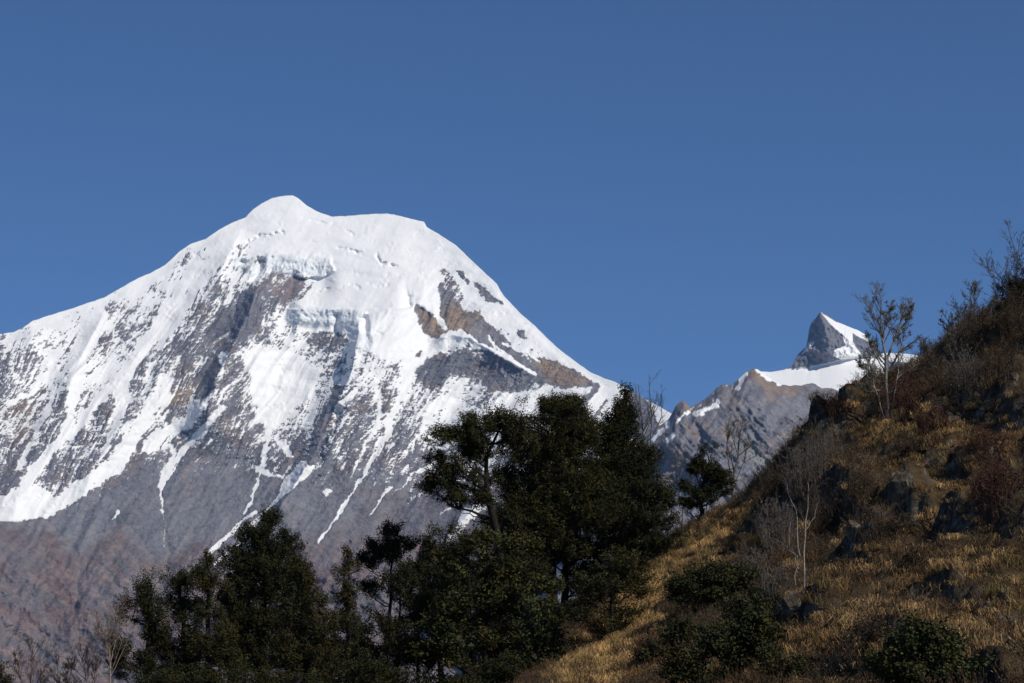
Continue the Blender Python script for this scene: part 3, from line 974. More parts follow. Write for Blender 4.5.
def evergreen(name, label, base, D, lobes, trunk, seed, hue=(.046, .054, .022), r0=.22, density=1.0, clump=.36, leaf=(.155, .062), cat="tree", group="evergreen trees on the slope",
              gap=-.12, per=62, limbs=16, bark=(.022, .018, .015), flat=.62, depth=.8):
    rng = np.random.default_rng(seed)
    if D is None:
        D = ground_at(*base)[1]
    b = P(*base, D)
    b[2] = height(b[0], b[1]) - .15
    root = thing(name, label, cat, b, group)
    s = D / F
    # clumps of leaves through the crown's volume
    pts = []
    for lo in lobes:
        cx, cy, rx, ry = lo[:4]
        if cat == 'tree' and rx > 9:
            rx, ry = rx * 1.09, ry * 1.06
        dz = lo[4] if len(lo) > 4 else 0.0
        c = P(cx, cy, D + dz) - b
        R = np.array([rx * s, max(rx, .6 * ry) * s * depth, ry * s])
        n = max(10, int(density * 52 * (R.prod()) ** .68 * (.42 / clump) ** 1.6))
        d = unit(rng.normal(size=(n, 3)))
        pts.append(c + d * R * (rng.uniform(0, 1, (n, 1)) ** .42))
    pts = np.concatenate(pts)
    g = pn(pts[:, 0] * .55 + pts[:, 1] * .3 + seed, pts[:, 2] * .75 - pts[:, 1] * .25, seed) + .5 * pn(pts[:, 0] * 1.3, pts[:, 2] * 1.5 + pts[:, 1], seed + 1)
    pts = pts[(g > gap + .02) & (pts[:, 2] > .1)]
    # trunk
    tp = np.array([P(x, y, D) - b for x, y in trunk])
    tp[0, 2] = min(tp[0, 2], 0.0)
    tp[:, 1] += rng.normal(0, .12, len(tp))
    tt = np.linspace(0, 1, 14)
    tk = np.stack([np.interp(tt, np.linspace(0, 1, len(tp)), tp[:, i]) for i in range(3)], -1)
    tk[1:-1] += rng.normal(0, .05, (12, 3)) * np.array([1, 1, .2])
    tr = r0 * (1 - .8 * tt) * (1 + .5 * np.exp(-tt * 14))
    wood = Bag()
    v, f = tubes(tk[None], tr[None], 8)
    wood.add(v, f, bark)
    # limbs reach from the trunk to spread-out clumps, twigs to the rest
    br = wood
    far = [rng.integers(len(pts))]
    dmin = np.linalg.norm(pts - pts[far[0]], axis=1)
    for _ in range(min(limbs, len(pts)) - 1):
        k = int(np.argmax(dmin * rng.uniform(.6, 1, len(pts))))
        far.append(k)
        dmin = np.minimum(dmin, np.linalg.norm(pts - pts[k], axis=1))
    LP, LR = [], []
    for k in far:
        e = pts[k]
        hd = np.hypot(*(e - tk)[:, :2].T).min()
        zt = e[2] - .45 * hd - .4
        i = int(np.argmin(np.abs(tk[:, 2] - zt) + .25 * np.hypot(*(e - tk)[:, :2].T)))
        a = tk[i]
        m = a * .45 + e * .55 + np.array([0, 0, -.12 * hd]) + rng.normal(0, .12 * (hd + .5), 3)
        c = curve3(a, m, e, 8)
        c[1:-1] += rng.normal(0, .06, (6, 3))
        LP.append(c)
        LR.append(np.linspace(max(.03, min(.5 * tr[i], .035 + .018 * np.linalg.norm(e - a))), .015, 8))
    LP, LR = np.array(LP), np.array(LR)
    v, f = tubes(LP, LR, 5)
    br.add(v, f, bark)
    nodes = np.concatenate([LP[:, 2:].reshape(-1, 3), tk[5:]])
    dd = np.linalg.norm(pts[:, None] - nodes[None], axis=-1) + .6 * np.maximum(0, nodes[None, :, 2] - pts[:, None, 2])
    j = np.argmin(dd, 1)
    a, e = nodes[j], pts
    m = (a + e) / 2 + rng.normal(0, .1, a.shape)
    t = np.linspace(0, 1, 4)[None, :, None]
    tw = a[:, None] * (1 - t) ** 2 + 2 * m[:, None] * t * (1 - t) + e[:, None] * t * t
    v, f = tubes(tw, np.broadcast_to(np.array([.022, .018, .013, .008]), (len(pts), 4)), 3)
    br.add(v, f, bark)
    br.build("trunk", BARK, root)
    # leaves
    rc = clump * rng.uniform(.6, 1.35, len(pts))
    n = np.maximum(14, (per * (rc / clump) ** 2)).astype(int)
    ci = np.repeat(np.arange(len(pts)), n)
    off = rng.normal(size=(len(ci), 3))
    off = unit(off) * (rng.uniform(0, 1, (len(ci), 1)) ** .5)
    out = unit(pts - np.array([0, 0, 1.0]) * pts[:, 2:3] * .8 + np.array([0, 0, .4]) + .35 * rng.normal(size=pts.shape))
    p = pts[ci] + off * rc[ci][:, None] * np.array([.8, .8, flat]) + out[ci] * (rc[ci] * rng.uniform(-.5, 1.1, len(ci)))[:, None]
    v, f = leaves(p, leaf[0], leaf[1], rng, .55, axis=off + np.array([0, 0, .3]))
    h = np.array(hue) * .85
    tint = h * rng.uniform(.7, 1.35, (len(pts), 1)) * (1 + np.array([.12, 0, -.1]) * rng.normal(size=(len(pts), 1)))
    tint = tint[ci] * rng.uniform(.75, 1.3, (len(ci), 1))
    cr = Bag()
    cr.add(v, f, np.repeat(tint, 4, 0).clip(.004, 1))
    cr.build("crown", LEAF, root)
    return root


def grow(Pp, Rp, m, rng, tmin, lf, ang, K, up=.15, wob=.12, rf=.6):
    """children of every parent polyline"""
    n, Kp, _ = Pp.shape
    idx = np.repeat(np.arange(n), m)
    N = len(idx)
    t = rng.uniform(tmin, 1, N) * (Kp - 1)
    i = np.minimum(t.astype(int), Kp - 2)
    fr = (t - i)[:, None]
    a = Pp[idx, i] * (1 - fr) + Pp[idx, i + 1] * fr
    r = Rp[idx, i] * (1 - fr[:, 0]) + Rp[idx, i + 1] * fr[:, 0]
    d = unit(Pp[idx, i + 1] - Pp[idx, i])
    pl = np.linalg.norm(np.diff(Pp, axis=1), axis=-1).sum(1)[idx]
    q = rng.normal(size=(N, 3))
    q = unit(q - d * (q * d).sum(-1, keepdims=True))
    an = np.radians(ang) * rng.uniform(.6, 1.3, N)[:, None]
    dr = unit(d * np.cos(an) + q * np.sin(an) + np.array([0, 0, up]))
    ln = pl * lf * (1.15 - .55 * t / (Kp - 1)) * rng.uniform(.55, 1.25, N)
    pts = [a]
    for k in range(1, K):
        dr = unit(dr + rng.normal(0, wob, (N, 3)) + np.array([0, 0, up * .35]))
        pts.append(pts[-1] + dr * (ln / (K - 1))[:, None])
    R = (r * rf)[:, None] * np.linspace(1, .3, K)[None]
    return np.stack(pts, 1), np.maximum(R, .004)


def bare_tree(name, label, base, D, stems, seed, col=(.16, .135, .115), r0=.09, levels=((9, .38, 40), (5, .5, 42), (4, .5, 45)), mat=None, lichen=0, cat="bare tree", group="leafless trees on the slope", tmin=.3,
              up=.16, fixed=(), min_r=.006, leafy=None, twig=None):
    rng = np.random.default_rng(seed)
    if D is None:
        D = ground_at(*base)[1]
    b = P(*base, D)
    b[2] = height(b[0], b[1]) - .1
    root = thing(name, label, cat, b, group)
    K = 10

    def path(st):
        q = np.array([P(x, y, D) - b for x, y in st[0]])
        if st[2]:
            q[0, 2] = min(q[0, 2], 0)
            q[0, :2] = q[0, :2] * .5
        q[1:, 1] += np.cumsum(rng.normal(0, .12, len(q) - 1))
        tt = np.linspace(0, 1, K)
        c = np.stack([np.interp(tt, np.linspace(0, 1, len(q)), q[:, i]) for i in range(3)], -1)
        c[1:-1] += rng.normal(0, .02, (K - 2, 3))
        return c, st[1] * np.linspace(1, .25, K)
    ST = [path(s) for s in stems]
    tk = Bag()
    Sp, Sr = np.array([s[0] for s in ST]), np.array([s[1] for s in ST])
    v, f = tubes(Sp, Sr, 6)
    tk.add(v, f, col)
    for s in fixed:
        c, r = path(s)
        v, f = tubes(c[None], r[None], 5)
        tk.add(v, f, np.array(col) * (.8 if mat is not None else .35))
    tk.build("trunk", mat or BARK, root)
    tw = Bag()
    pp, rr = Sp, Sr
    tips = []
    for li, (m, lf, ang) in enumerate(levels):
        pp, rr = grow(pp, rr, m, rng, tmin if li == 0 else .2, lf, ang, 5, up)
        rr = np.maximum(rr, min_r * (1 if li else 1.6))
        v, f = tubes(pp, rr, 4 if li == 0 else 3)
        tw.add(v, f, np.array(twig or col) * (.9 - .12 * li))
        tips.append(pp.reshape(-1, 3))
    if lichen:
        p = np.concatenate(tips)
        c = p[rng.integers(0, len(p), lichen)] + rng.normal(0, .05, (lichen, 3))
        v, f = leaves(c, .085, .035, rng, 0, axis=np.array([0, 0, -1.]))
        tw.add(v, f, np.repeat(np.array(leafy or (.15, .15, .105)) * rng.uniform(.6, 1.3, (lichen, 1)), 4, 0))
    tw.build("twigs", BARK if twig else (mat or BARK), root)
    return root


def twig_shrub(label, base, wpx, hpx, seed, col=(.085, .055, .042), leafc=(.075, .04, .024), nleaf=900, name="shrub", group="leafless shrubs over the hillside", stems=34):
    rng = np.random.default_rng(seed)
    g = ground_at(*base)
    s = g[1] / F
    w, h = wpx * s / 2, hpx * s
    root = thing(name, label, "shrub", g - np.array([0, 0, .12]), group)
    th = rng.uniform(0, 2 * math.pi, stems)
    rad = np.sqrt(rng.uniform(0, 1, stems)) * w
    a = np.stack([np.cos(th) * rad * .55, np.sin(th) * rad * .55, 0 * th], -1)
    gz = height(a[:, 0] + g[0], a[:, 1] + g[1]) - g[2]
    a[:, 2] = np.clip(gz, -.8 * h, .5 * h)
    e = np.stack([np.cos(th) * rad, np.sin(th) * rad, h * (1 - .55 * (rad / w) ** 2) * rng.uniform(.65, 1.05, stems)], -1)
    e[:, 2] = np.maximum(e[:, 2], a[:, 2] + .3 * h)
    m = (a + e) / 2 + rng.normal(0, .12 * h, (stems, 3))
    t = np.linspace(0, 1, 6)[None, :, None]
    pp = a[:, None] * (1 - t) ** 2 + 2 * m[:, None] * t * (1 - t) + e[:, None] * t * t
    rr = np.broadcast_to(np.linspace(.022, .008, 6), (stems, 6))
    sb = Bag()
    v, f = tubes(pp, rr, 4)
    sb.add(v, f, col)
    p1, r1 = grow(pp, rr, 7, rng, .25, .42, 38, 4, .2)
    v, f = tubes(p1, np.maximum(r1, .006), 3)
    sb.add(v, f, np.array(col) * .95)
    p2, r2 = grow(p1, r1, 4, rng, .2, .5, 40, 4, .15)
    v, f = tubes(p2, np.maximum(r2, .005), 3)
    sb.add(v, f, np.array(col) * .9)
    sb.build("stems", BARK, root)
    q = np.concatenate([p1.reshape(-1, 3), p2.reshape(-1, 3)])
    if nleaf:
        c = q[rng.integers(0, len(q), nleaf)] + rng.normal(0, .05, (nleaf, 3))
        v, f = leaves(c, .11, .055, rng, .4)
        lb = Bag()
        lb.add(v, f, np.repeat(np.array(leafc) * rng.uniform(.5, 1.5, (nleaf, 1)), 4, 0))
        lb.build("foliage", DRYLEAF, root)
    return root


def rock_mat():
    m = Mat("lichened_rock", .9, .2)
    n1, n2 = m.noise(1.3, 7, .65), m.noise(7.0, 5, .6)
    r = m.ramp(n1.outputs[0], [(.30, (.026, .021, .016)), (.46, (.085, .07, .052)), (.6, (.15, .12, .085)), (.72, (.32, .30, .265))])
    r2 = m.ramp(n2.outputs[0], [(.3, (.65, .65, .65)), (.7, (1.25, 1.24, 1.2))])
    m.l(m.mix(1.0, r.outputs[0], r2.outputs[0], 'MULTIPLY'), m.b.inputs["Base Color"])
    m.bump(n2.outputs[0], .9, .12)
    return m.m


ROCK = rock_mat()
import bmesh


def rock(label, base, wpx, hpx, seed, sink=.5, tilt=0.0, group="rocks on the hillside"):
    rng = np.random.default_rng(seed)
    g = ground_at(*base)
    s = g[1] / F
    bm = bmesh.new()
    bmesh.ops.create_icosphere(bm, subdivisions=5, radius=1.0)
    v = np.array([x.co[:] for x in bm.verts])
    f = np.array([[q.index for q in x.verts] for x in bm.faces])
    bm.free()
    for _ in range(15):
        n = unit(rng.normal(size=3) * np.array([1, 1, .7]))
        d = rng.uniform(.40, .78)
        ex = np.maximum(0, v @ n - d)
        v = v - ex[:, None] * n * .96
    nz = fbm(v[:, 0] * 1.7 + v[:, 2], v[:, 1] * 1.7 - v[:, 2] * .8 + seed, 4, seed)
    bed = fbm(v[:, 2] * 7 + v[:, 0] * 1.5, v[:, 2] * 0 + seed, 2, seed + 9)
    v = v * (1 + .13 * nz + .05 * bed)[:, None]
    R = np.array([wpx * s / 2, .8 * (wpx + hpx) / 2 * s * .55, hpx * s / 2]) * 1.2
    v = v * R
    c, si = math.cos(tilt), math.sin(tilt)
    v = np.stack([v[:, 0] * c - v[:, 2] * si, v[:, 1], v[:, 0] * si + v[:, 2] * c], -1)
    o = mesh_obj("rock", v, f, ROCK, smooth_shade=False)
    o.location = g + np.array([0, .15 * wpx * s, (.34 - sink) * hpx * s])
    return tag(o, label, "rock", group)


def grass_cover():
    """dry tussocks and brush over the whole spur: nobody could count them"""
    rng = np.random.default_rng(5)
    gb, bb = Bag(), Bag()
    n = 42000
    x, y = rng.uniform(-4, 70, n), rng.uniform(60, 180, n)
    px, py = project(np.stack([x, y, height(x, y)], -1))
    ok = (px > 470) & (px < 1420) & (py < 860) & (x > -4)
    x, y, px, py = x[ok], y[ok], px[ok], py[ok]
    dry = zone_dry(px, py)
    nz = fbm(x / 3.2, y / 4.0, 3, 401)
    n2 = fbm(x / 1.5 + 40, y / 1.8, 2, 402)
    n3 = fbm(x / 1.0 + 7, y / 1.2, 2, 406)
    isg = dry * .75 + .36 + .8 * nz + .5 * n3 > .42
    # --- grass
    gx, gy = x[isg], y[isg]
    z = height(gx, gy)
    k = 34
    N = len(gx) * k
    ci = np.repeat(np.arange(len(gx)), k)
    th = rng.uniform(0, 2 * math.pi, N)
    ln = rng.uniform(.25, .62, N) * rng.uniform(.7, 1.35, len(gx))[ci]
    lean = rng.uniform(.6, 1.2, N)
    # blades hang downhill
    e = .5
    sx, sy = (height(gx + e, gy) - height(gx - e, gy)), (height(gx, gy + e) - height(gx, gy - e))
    dh = np.stack([-sx, -sy], -1)
    dh = dh / (np.linalg.norm(dh, axis=1, keepdims=True) + .3)
    d = np.stack([np.cos(th), np.sin(th)], -1) + .9 * dh[ci]
    b = np.stack([gx[ci], gy[ci], z[ci] - .03], -1) + np.concatenate([rng.normal(0, .17, (N, 2)), np.zeros((N, 1))], 1)
    mid = b + np.concatenate([d * (ln * lean * .3)[:, None], (ln * .55)[:, None]], 1)
    tip = b + np.concatenate([d * (ln * lean * .85)[:, None], (ln * (.85 - .75 * lean * lean))[:, None]], 1)
    sd = np.stack([-np.sin(th), np.cos(th), 0 * th], -1) * rng.uniform(.006, .014, N)[:, None]
    # widen across the view of the slope at random
    v = np.stack([b - sd, b + sd, mid + sd * .8, mid - sd * .8, tip], 1)
    i0 = np.arange(N) * 5
    quads = np.stack([i0, i0 + 1, i0 + 2, i0 + 3], -1)
    tris = np.stack([i0 + 3, i0 + 2, i0 + 4], -1)
    gold, tan, rust, oliv = np.array([.56, .36, .145]), np.array([.40, .265, .13]), np.array([.19, .105, .048]), np.array([.135, .12, .04])
    w = dry[isg]
    a = smooth(-.3, .4, n2[isg])
    c = lerp(lerp(np.broadcast_to(rust, (len(gx), 3)), np.broadcast_to(tan, (len(gx), 3)), a), gold, np.clip(w * (.6 + .8 * n2[isg]), 0, 1))
    c = lerp(c, oliv, smooth(.1, .45, fbm(gx / 2.4, gy / 3, 2, 403)) * .7)
    c = lerp(c, gold * 1.25, smooth(.12, .4, n3[isg]) * .8 * smooth(.2, .6, w))
    c = lerp(c, np.array([.07, .05, .03]), smooth(-.1, -.4, n3[isg]) * .75)
    c = c * rng.uniform(.6, 1.25, (len(gx), 1))
    cc = np.repeat(c[ci] * rng.uniform(.7, 1.25, (N, 1)), 5, 0)
    o = mesh_obj("grass", v.reshape(-1, 3), [quads, tris], GRASS, attrs={"tint": cc}, smooth_shade=False)
    tag(o, kind="stuff")
    # --- low brush between the tussocks
    m = ~isg
    bx, by = x[m], y[m]
    k = 9
    ci = np.repeat(np.arange(len(bx)), k)
    N = len(ci)
    b = np.stack([bx, by, height(bx, by) - .05], -1)[ci] + np.concatenate([rng.normal(0, .16, (N, 2)), np.zeros((N, 1))], 1)
    e = b + np.stack([rng.normal(0, .28, N), rng.normal(0, .28, N), rng.uniform(.25, .85, N)], -1)
    mm = (b + e) / 2 + rng.normal(0, .08, (N, 3))
    t = np.linspace(0, 1, 4)[None, :, None]
    pp = b[:, None] * (1 - t) ** 2 + 2 * mm[:, None] * t * (1 - t) + e[:, None] * t * t
    rr = np.broadcast_to(np.linspace(.010, .004, 4), (N, 4))
    c1, c2 = np.array([.075, .055, .038]), np.array([.095, .06, .035])
    q = smooth(-.2, .3, fbm(bx / 5, by / 6, 2, 404))
    colr = lerp(np.broadcast_to(c1, (len(bx), 3)), c2, q) * rng.uniform(.6, 1.3, (len(bx), 1))
    v, f = tubes(pp, rr, 3)
    bb.add(v, f, np.repeat(colr[ci], 12, 0))
    p1, r1 = grow(pp, rr, 2, rng, .3, .5, 40, 3, .2)
    v, f = tubes(p1, np.maximum(r1, .004), 3)
    bb.add(v, f, np.repeat(np.repeat(colr[ci], 2, 0), 9, 0))
    L = N * 4
    src = rng.integers(0, N, L)
    c = pp[src, rng.integers(1, 4, L)] + rng.normal(0, .08, (L, 3))
    v, f = leaves(c, .10, .05, rng, .5)
    lc = colr[ci][src] * np.array([1.0, .95, .75])
    gr = smooth(.15, .4, fbm(bx / 4 + 9, by / 5, 2, 405))[ci][src]
    lc = lerp(lc, np.array([.06, .065, .022]), gr * .8) * rng.uniform(.6, 1.4, (L, 1))
    bb.add(v, f, np.repeat(lc, 4, 0))
    o = bb.build("undergrowth", DRYLEAF, None, False)
    tag(o, kind="stuff")


grass_cover()

# ------------------------------------------------------------------ evergreen trees
DK, OL, LT = (.036, .037, .015), (.050, .048, .018), (.056, .054, .019)
EV = evergreen
# the tall clump in the middle
EV("evergreen_oak", "spreading oak whose flat crown leans left from a forked trunk over snow patches", (512, 660), 152,
   [(455, 452, 34, 20), (432, 484, 13, 14), (466, 478, 34, 16), (497, 424, 34, 20), (528, 411, 30, 12), (444, 434, 12, 9), (512, 446, 26, 18), (462, 500, 22, 9), (560, 414, 24, 14), (478, 442, 30, 18), (485, 500, 14, 8)],
   [(512, 662), (502, 570), (493, 512), (485, 482), (488, 452), (506, 420)], 11, OL, .30, 1.35, gap=-.06, limbs=20)
EV("evergreen_oak", "broad dense oak in the middle of the tallest tree clump", (552, 625), 156,
   [(562, 438, 34, 32), (545, 482, 44, 36), (576, 432, 20, 18), (530, 525, 46, 30), (580, 505, 42, 34), (560, 405, 24, 9), (594, 478, 16, 26), (520, 560, 34, 18), (560, 548, 30, 14)],
   [(552, 628), (552, 560), (554, 500), (560, 450), (562, 410)], 12, OL, .36, 1.5, gap=-.6)
EV("conifer_tree", "tallest pointed dark conifer right of the dense oak", (618, 600), 158,
   [(625, 394, 6, 9), (624, 408, 10, 10), (622, 418, 16, 12), (618, 434, 24, 18), (624, 460, 34, 20), (628, 490, 42, 22), (632, 520, 40, 18), (657, 500, 18, 12), (640, 545, 28, 14), (604, 478, 14, 18), (612, 446, 14, 14)],
   [(618, 602), (617, 540), (617, 490), (620, 440), (625, 390)], 13, DK, .30, 1.4, gap=-.45, limbs=24)
EV("evergreen_oak", "oak with a bare dark double trunk showing pale gaps under the dense oak", (566, 640), 160,
   [(590, 548, 36, 22), (580, 578, 26, 16), (610, 560, 24, 24), (538, 556, 22, 14), (595, 600, 26, 16)], [(566, 642), (565, 580), (566, 540), (580, 500)], 14, OL, .30, 1.0, gap=-.15)
EV("evergreen_oak", "small bushy evergreen at the edge of the golden grass strip", (612, 640), None,
   [(622, 568, 24, 20), (602, 592, 26, 24), (635, 590, 14, 24), (590, 620, 20, 18), (615, 615, 18, 16)], [(612, 640), (612, 600), (618, 565)], 15, OL, .16, 1.0, gap=-.15)
# lower front mass
EV("rhododendron_tree", "light olive broadleaf tree with rounded leaf clusters below the leaning oak", (488, 705), 138,
   [(470, 572, 30, 22), (448, 615, 22, 28), (498, 556, 40, 24), (452, 590, 20, 26), (440, 650, 22, 30), (460, 690, 34, 18), (520, 690, 30, 18), (530, 600, 28, 28), (488, 610, 28, 26), (508, 640, 30, 22), (470, 655, 26, 20)],
   [(488, 705), (485, 650), (480, 600), (490, 560)], 16, LT, .22, .8, .46, (.24, .10), gap=-.02, group="broadleaf trees below the oaks", per=70)
EV("rhododendron_tree", "low olive broadleaf tree touching the lower end of the golden grass", (535, 705), 130,
   [(535, 625, 24, 22), (545, 655, 28, 24), (522, 670, 26, 16), (560, 675, 18, 12)], [(535, 706), (534, 660), (538, 620)], 17, (.05, .057, .023), .18, .9, .42, (.2, .09), gap=-.12,
   group="broadleaf trees below the oaks")
EV("evergreen_oak", "dark narrow tree left of the light olive broadleaf tree", (442, 700), 150,
   [(447, 534, 16, 9), (441, 550, 19, 15), (434, 575, 19, 22), (457, 560, 17, 18), (438, 612, 22, 26)], [(442, 702), (440, 640), (440, 590), (446, 534)], 18, DK, .2, 1.1, gap=-.15)
EV("evergreen_oak", "dark bushy tree filling the foot of the slope below the forked tree", (395, 712), 140,
   [(402, 588, 24, 26), (420, 640, 26, 34), (385, 640, 30, 34), (372, 690, 30, 20), (412, 650, 24, 30), (365, 660, 18, 22), (425, 615, 14, 20)], [(395, 712), (396, 660), (400, 600)], 19, DK, .22, 1.0, gap=-.15)
EV("conifer_tree", "slim upright thin crowned tree standing right of the left clump", (349, 712), 152,
   [(348, 556, 6, 10), (347, 574, 13, 14), (350, 595, 15, 15), (345, 618, 15, 16), (351, 640, 16, 17), (345, 664, 18, 14)], [(349, 714), (348, 640), (348, 590), (348, 548)], 20, OL, .15, .9, .32, gap=-.15)
EV("evergreen_oak", "forked open tree with a tufted dark top between slim tree and dark narrow tree", (386, 712), 156,
   [(393, 532, 13, 9), (402, 545, 15, 8), (378, 550, 15, 9), (368, 563, 13, 9), (392, 556, 12, 8), (372, 588, 9, 10), (360, 580, 8, 10)],
   [(386, 714), (386, 640), (391, 585), (392, 540)], 21, DK, .18, 1.1, .32, gap=-.15, flat=.8)
EV("evergreen_oak", "smallest dark tree top poking up beside the forked open tree", (418, 712), 154,
   [(421, 548, 9, 10), (416, 566, 14, 12), (424, 584, 15, 13), (414, 604, 18, 16)], [(418, 714), (419, 640), (420, 548)], 22, DK, .14, 1.1, .34, gap=-.1)
EV("evergreen_oak", "low olive bushy tree at the foot of the slim tree", (338, 722), 138,
   [(338, 660, 22, 16), (355, 672, 20, 14), (325, 680, 18, 12)], [(338, 722), (338, 690), (340, 660)], 23, OL, .14, .9, gap=-.1)
EV("evergreen_bush", "wide dark bush between the left clump and the foot of the slope", (366, 720), 134,
   [(360, 672, 30, 18), (392, 684, 34, 14), (330, 690, 30, 12)], [(366, 722), (366, 700), (366, 670)], 24, DK, .1, 1.0, gap=-.2, cat="bush", group="dark bushes under the trees")
EV("evergreen_bush", "dark bush in the shade under the dense oak and its double trunk", (578, 655), 146,
   [(572, 612, 24, 14), (548, 628, 24, 16), (592, 632, 20, 12)], [(578, 657), (576, 640), (572, 612)], 25, DK, .1, 1.0, gap=-.2, cat="bush", group="dark bushes under the trees")
EV("evergreen_bush", "dark bush at the bottom between the two olive broadleaf trees", (515, 712), 126,
   [(508, 672, 28, 14), (480, 684, 30, 12), (550, 688, 26, 10)], [(515, 714), (515, 690), (512, 668)], 26, DK, .1, 1.0, gap=-.2, cat="bush", group="dark bushes under the trees")
EV("evergreen_bush", "dark low bush filling the foot of the left clump", (225, 722), 140,
   [(215, 680, 40, 14), (165, 684, 34, 12), (280, 684, 40, 12)], [(225, 724), (225, 705), (222, 680)], 27, DK, .1, 1.0, gap=-.2, cat="bush", group="dark bushes under the trees")
EV("evergreen_oak", "dark tree filling the gap under the leaning oak, behind the olive broadleaf tree", (462, 702), 146,
   [(470, 548, 20, 12), (452, 575, 28, 18), (480, 600, 32, 26), (455, 640, 30, 28), (495, 640, 24, 26)], [(464, 704), (465, 640), (468, 560)], 28, DK, .2, 1.2, gap=-.25)
EV("evergreen_oak", "dark tree behind the double trunk, low between oak and olive broadleaf tree", (522, 690), 150,
   [(522, 580, 26, 20), (508, 612, 26, 22), (535, 640, 22, 24)], [(522, 692), (522, 640), (522, 575)], 29, DK, .2, 1.2, gap=-.2)
# the clump on the left
EV("evergreen_oak", "lowest stepped tree at the outer end of the left clump", (148, 712), 150,
   [(150, 586, 18, 13), (136, 610, 20, 20), (160, 612, 22, 20), (143, 642, 30, 22), (126, 662, 16, 18), (160, 668, 28, 20)], [(148, 714), (146, 660), (150, 620), (152, 585)], 31, DK, .24, .95, gap=-.14)
EV("evergreen_oak", "tree with a ragged top, next to the lowest tree of the left clump", (182, 712), 152,
   [(174, 577, 13, 11), (188, 584, 16, 13), (182, 608, 26, 18), (178, 640, 30, 22), (190, 668, 28, 20)], [(182, 714), (186, 660), (182, 610), (178, 572)], 32, DK, .24, .95, gap=-.14)
EV("evergreen_oak", "narrow pointed tree leaning on the biggest tree of the left clump", (212, 712), 150,
   [(207, 561, 8, 9), (206, 576, 16, 13), (210, 600, 24, 20), (206, 635, 26, 22), (220, 660, 24, 24)], [(212, 714), (208, 660), (207, 610), (207, 558)], 33, OL, .24, .95, gap=-.05)
EV("conifer_tree", "biggest tree of the left clump with a broad pointed crown", (262, 714), 154,
   [(270, 521, 12, 9), (262, 538, 24, 13), (284, 548, 16, 16), (248, 562, 26, 16), (270, 580, 34, 22), (238, 592, 20, 18), (292, 580, 18, 20), (234, 622, 22, 22), (262, 622, 34, 26), (250, 655, 36, 24)],
   [(262, 716), (262, 650), (264, 590), (268, 517)], 34, DK, .34, 1.3, gap=-.4, limbs=24)
EV("conifer_tree", "front right conical tree of the left clump with olive needles", (304, 716), 142,
   [(300, 566, 7, 9), (301, 583, 16, 13), (304, 605, 24, 18), (310, 632, 30, 20), (312, 660, 34, 20), (288, 655, 22, 20)], [(304, 718), (304, 650), (302, 600), (300, 562)], 35, OL, .26, 1.2, gap=-.3, limbs=22)
EV("evergreen_oak", "dark tree top cut by the lower left corner", (-4, 722), 146,
   [(-2, 668, 8, 9), (0, 682, 14, 10)], [(-4, 724), (-3, 690), (-2, 664)], 36, DK, .14, 1.0, gap=-.2)
# on the saddle at the top of the grass strip
EV("evergreen_oak", "lone small dark tree standing on the golden grass crest beside a bare tree", (700, 530), 160,
   [(709, 455, 11, 9), (703, 469, 17, 12), (693, 486, 13, 11), (717, 483, 15, 13), (704, 499, 14, 8), (690, 503, 9, 6), (705, 482, 14, 12)], [(701, 531), (702, 505), (705, 480), (708, 455)], 41, DK, .17, 1.4, .30, gap=-.15)
EV("evergreen_oak", "dark shaggy tree rising from the hilltop at the right edge", (1012, 378), 150,
   [(1014, 290, 15, 16), (1002, 314, 15, 20), (1020, 318, 16, 28), (1000, 345, 20, 16), (1028, 274, 12, 16), (1018, 355, 20, 16)], [(1012, 380), (1012, 350), (1013, 290)], 42, (.05, .047, .026), .18, 1.0, .36, gap=-.05)
# green shrubs
SH = dict(cat="shrub", group="green shrubs on the hillside")
EV("green_shrub", "dark green shrub halfway down the golden grass strip", (706, 618), None,
   [(702, 586, 34, 22), (730, 578, 24, 20), (688, 606, 24, 16), (726, 604, 30, 16)], [(706, 620), (706, 605), (708, 585)], 51, (.042, .042, .017), .07, 1.3, .36, (.15, .08), **SH)
EV("green_shrub", "wide dark green shrub at the bottom, below the birch trees", (725, 690), None,
   [(705, 652, 38, 26), (742, 634, 34, 26), (765, 655, 28, 26), (720, 672, 50, 18), (760, 620, 20, 20), (690, 672, 26, 18)], [(725, 692), (725, 670), (728, 645)], 52, (.046, .047, .019), .07, 1.2, .36, (.15, .07), **SH)
EV("green_shrub", "dark green shrub between the grass strip and the wide shrub at the bottom", (668, 660), None,
   [(672, 636, 24, 18), (655, 650, 18, 12), (690, 645, 22, 14)], [(668, 662), (669, 650), (671, 632)], 56, (.042, .042, .017), .06, 1.1, .34, (.14, .07), **SH)
EV("green_shrub", "dull green shrub uphill of the wide bottom shrub, left of the birch stems", (762, 628), None,
   [(758, 606, 24, 18), (776, 616, 18, 14), (742, 614, 18, 12)], [(762, 630), (762, 618), (760, 602)], 57, (.046, .044, .019), .06, 1.0, .34, (.14, .07), **SH)
EV("green_shrub", "rounded green leafy shrub by pale rocks at the bottom right", (932, 688), None,
   [(924, 644, 32, 26), (950, 662, 30, 22), (904, 666, 26, 20), (930, 675, 40, 14)], [(932, 690), (930, 670), (928, 645)], 53, (.055, .058, .022), .06, 1.3, .30, (.13, .075), **SH)
EV("green_shrub", "olive shrub growing at the bottom beside the large dark rock", (788, 688), None,
   [(780, 660, 28, 18), (802, 674, 28, 14)], [(788, 690), (788, 676), (786, 660)], 54, (.06, .06, .025), .05, .8, .32, (.12, .06), **SH)
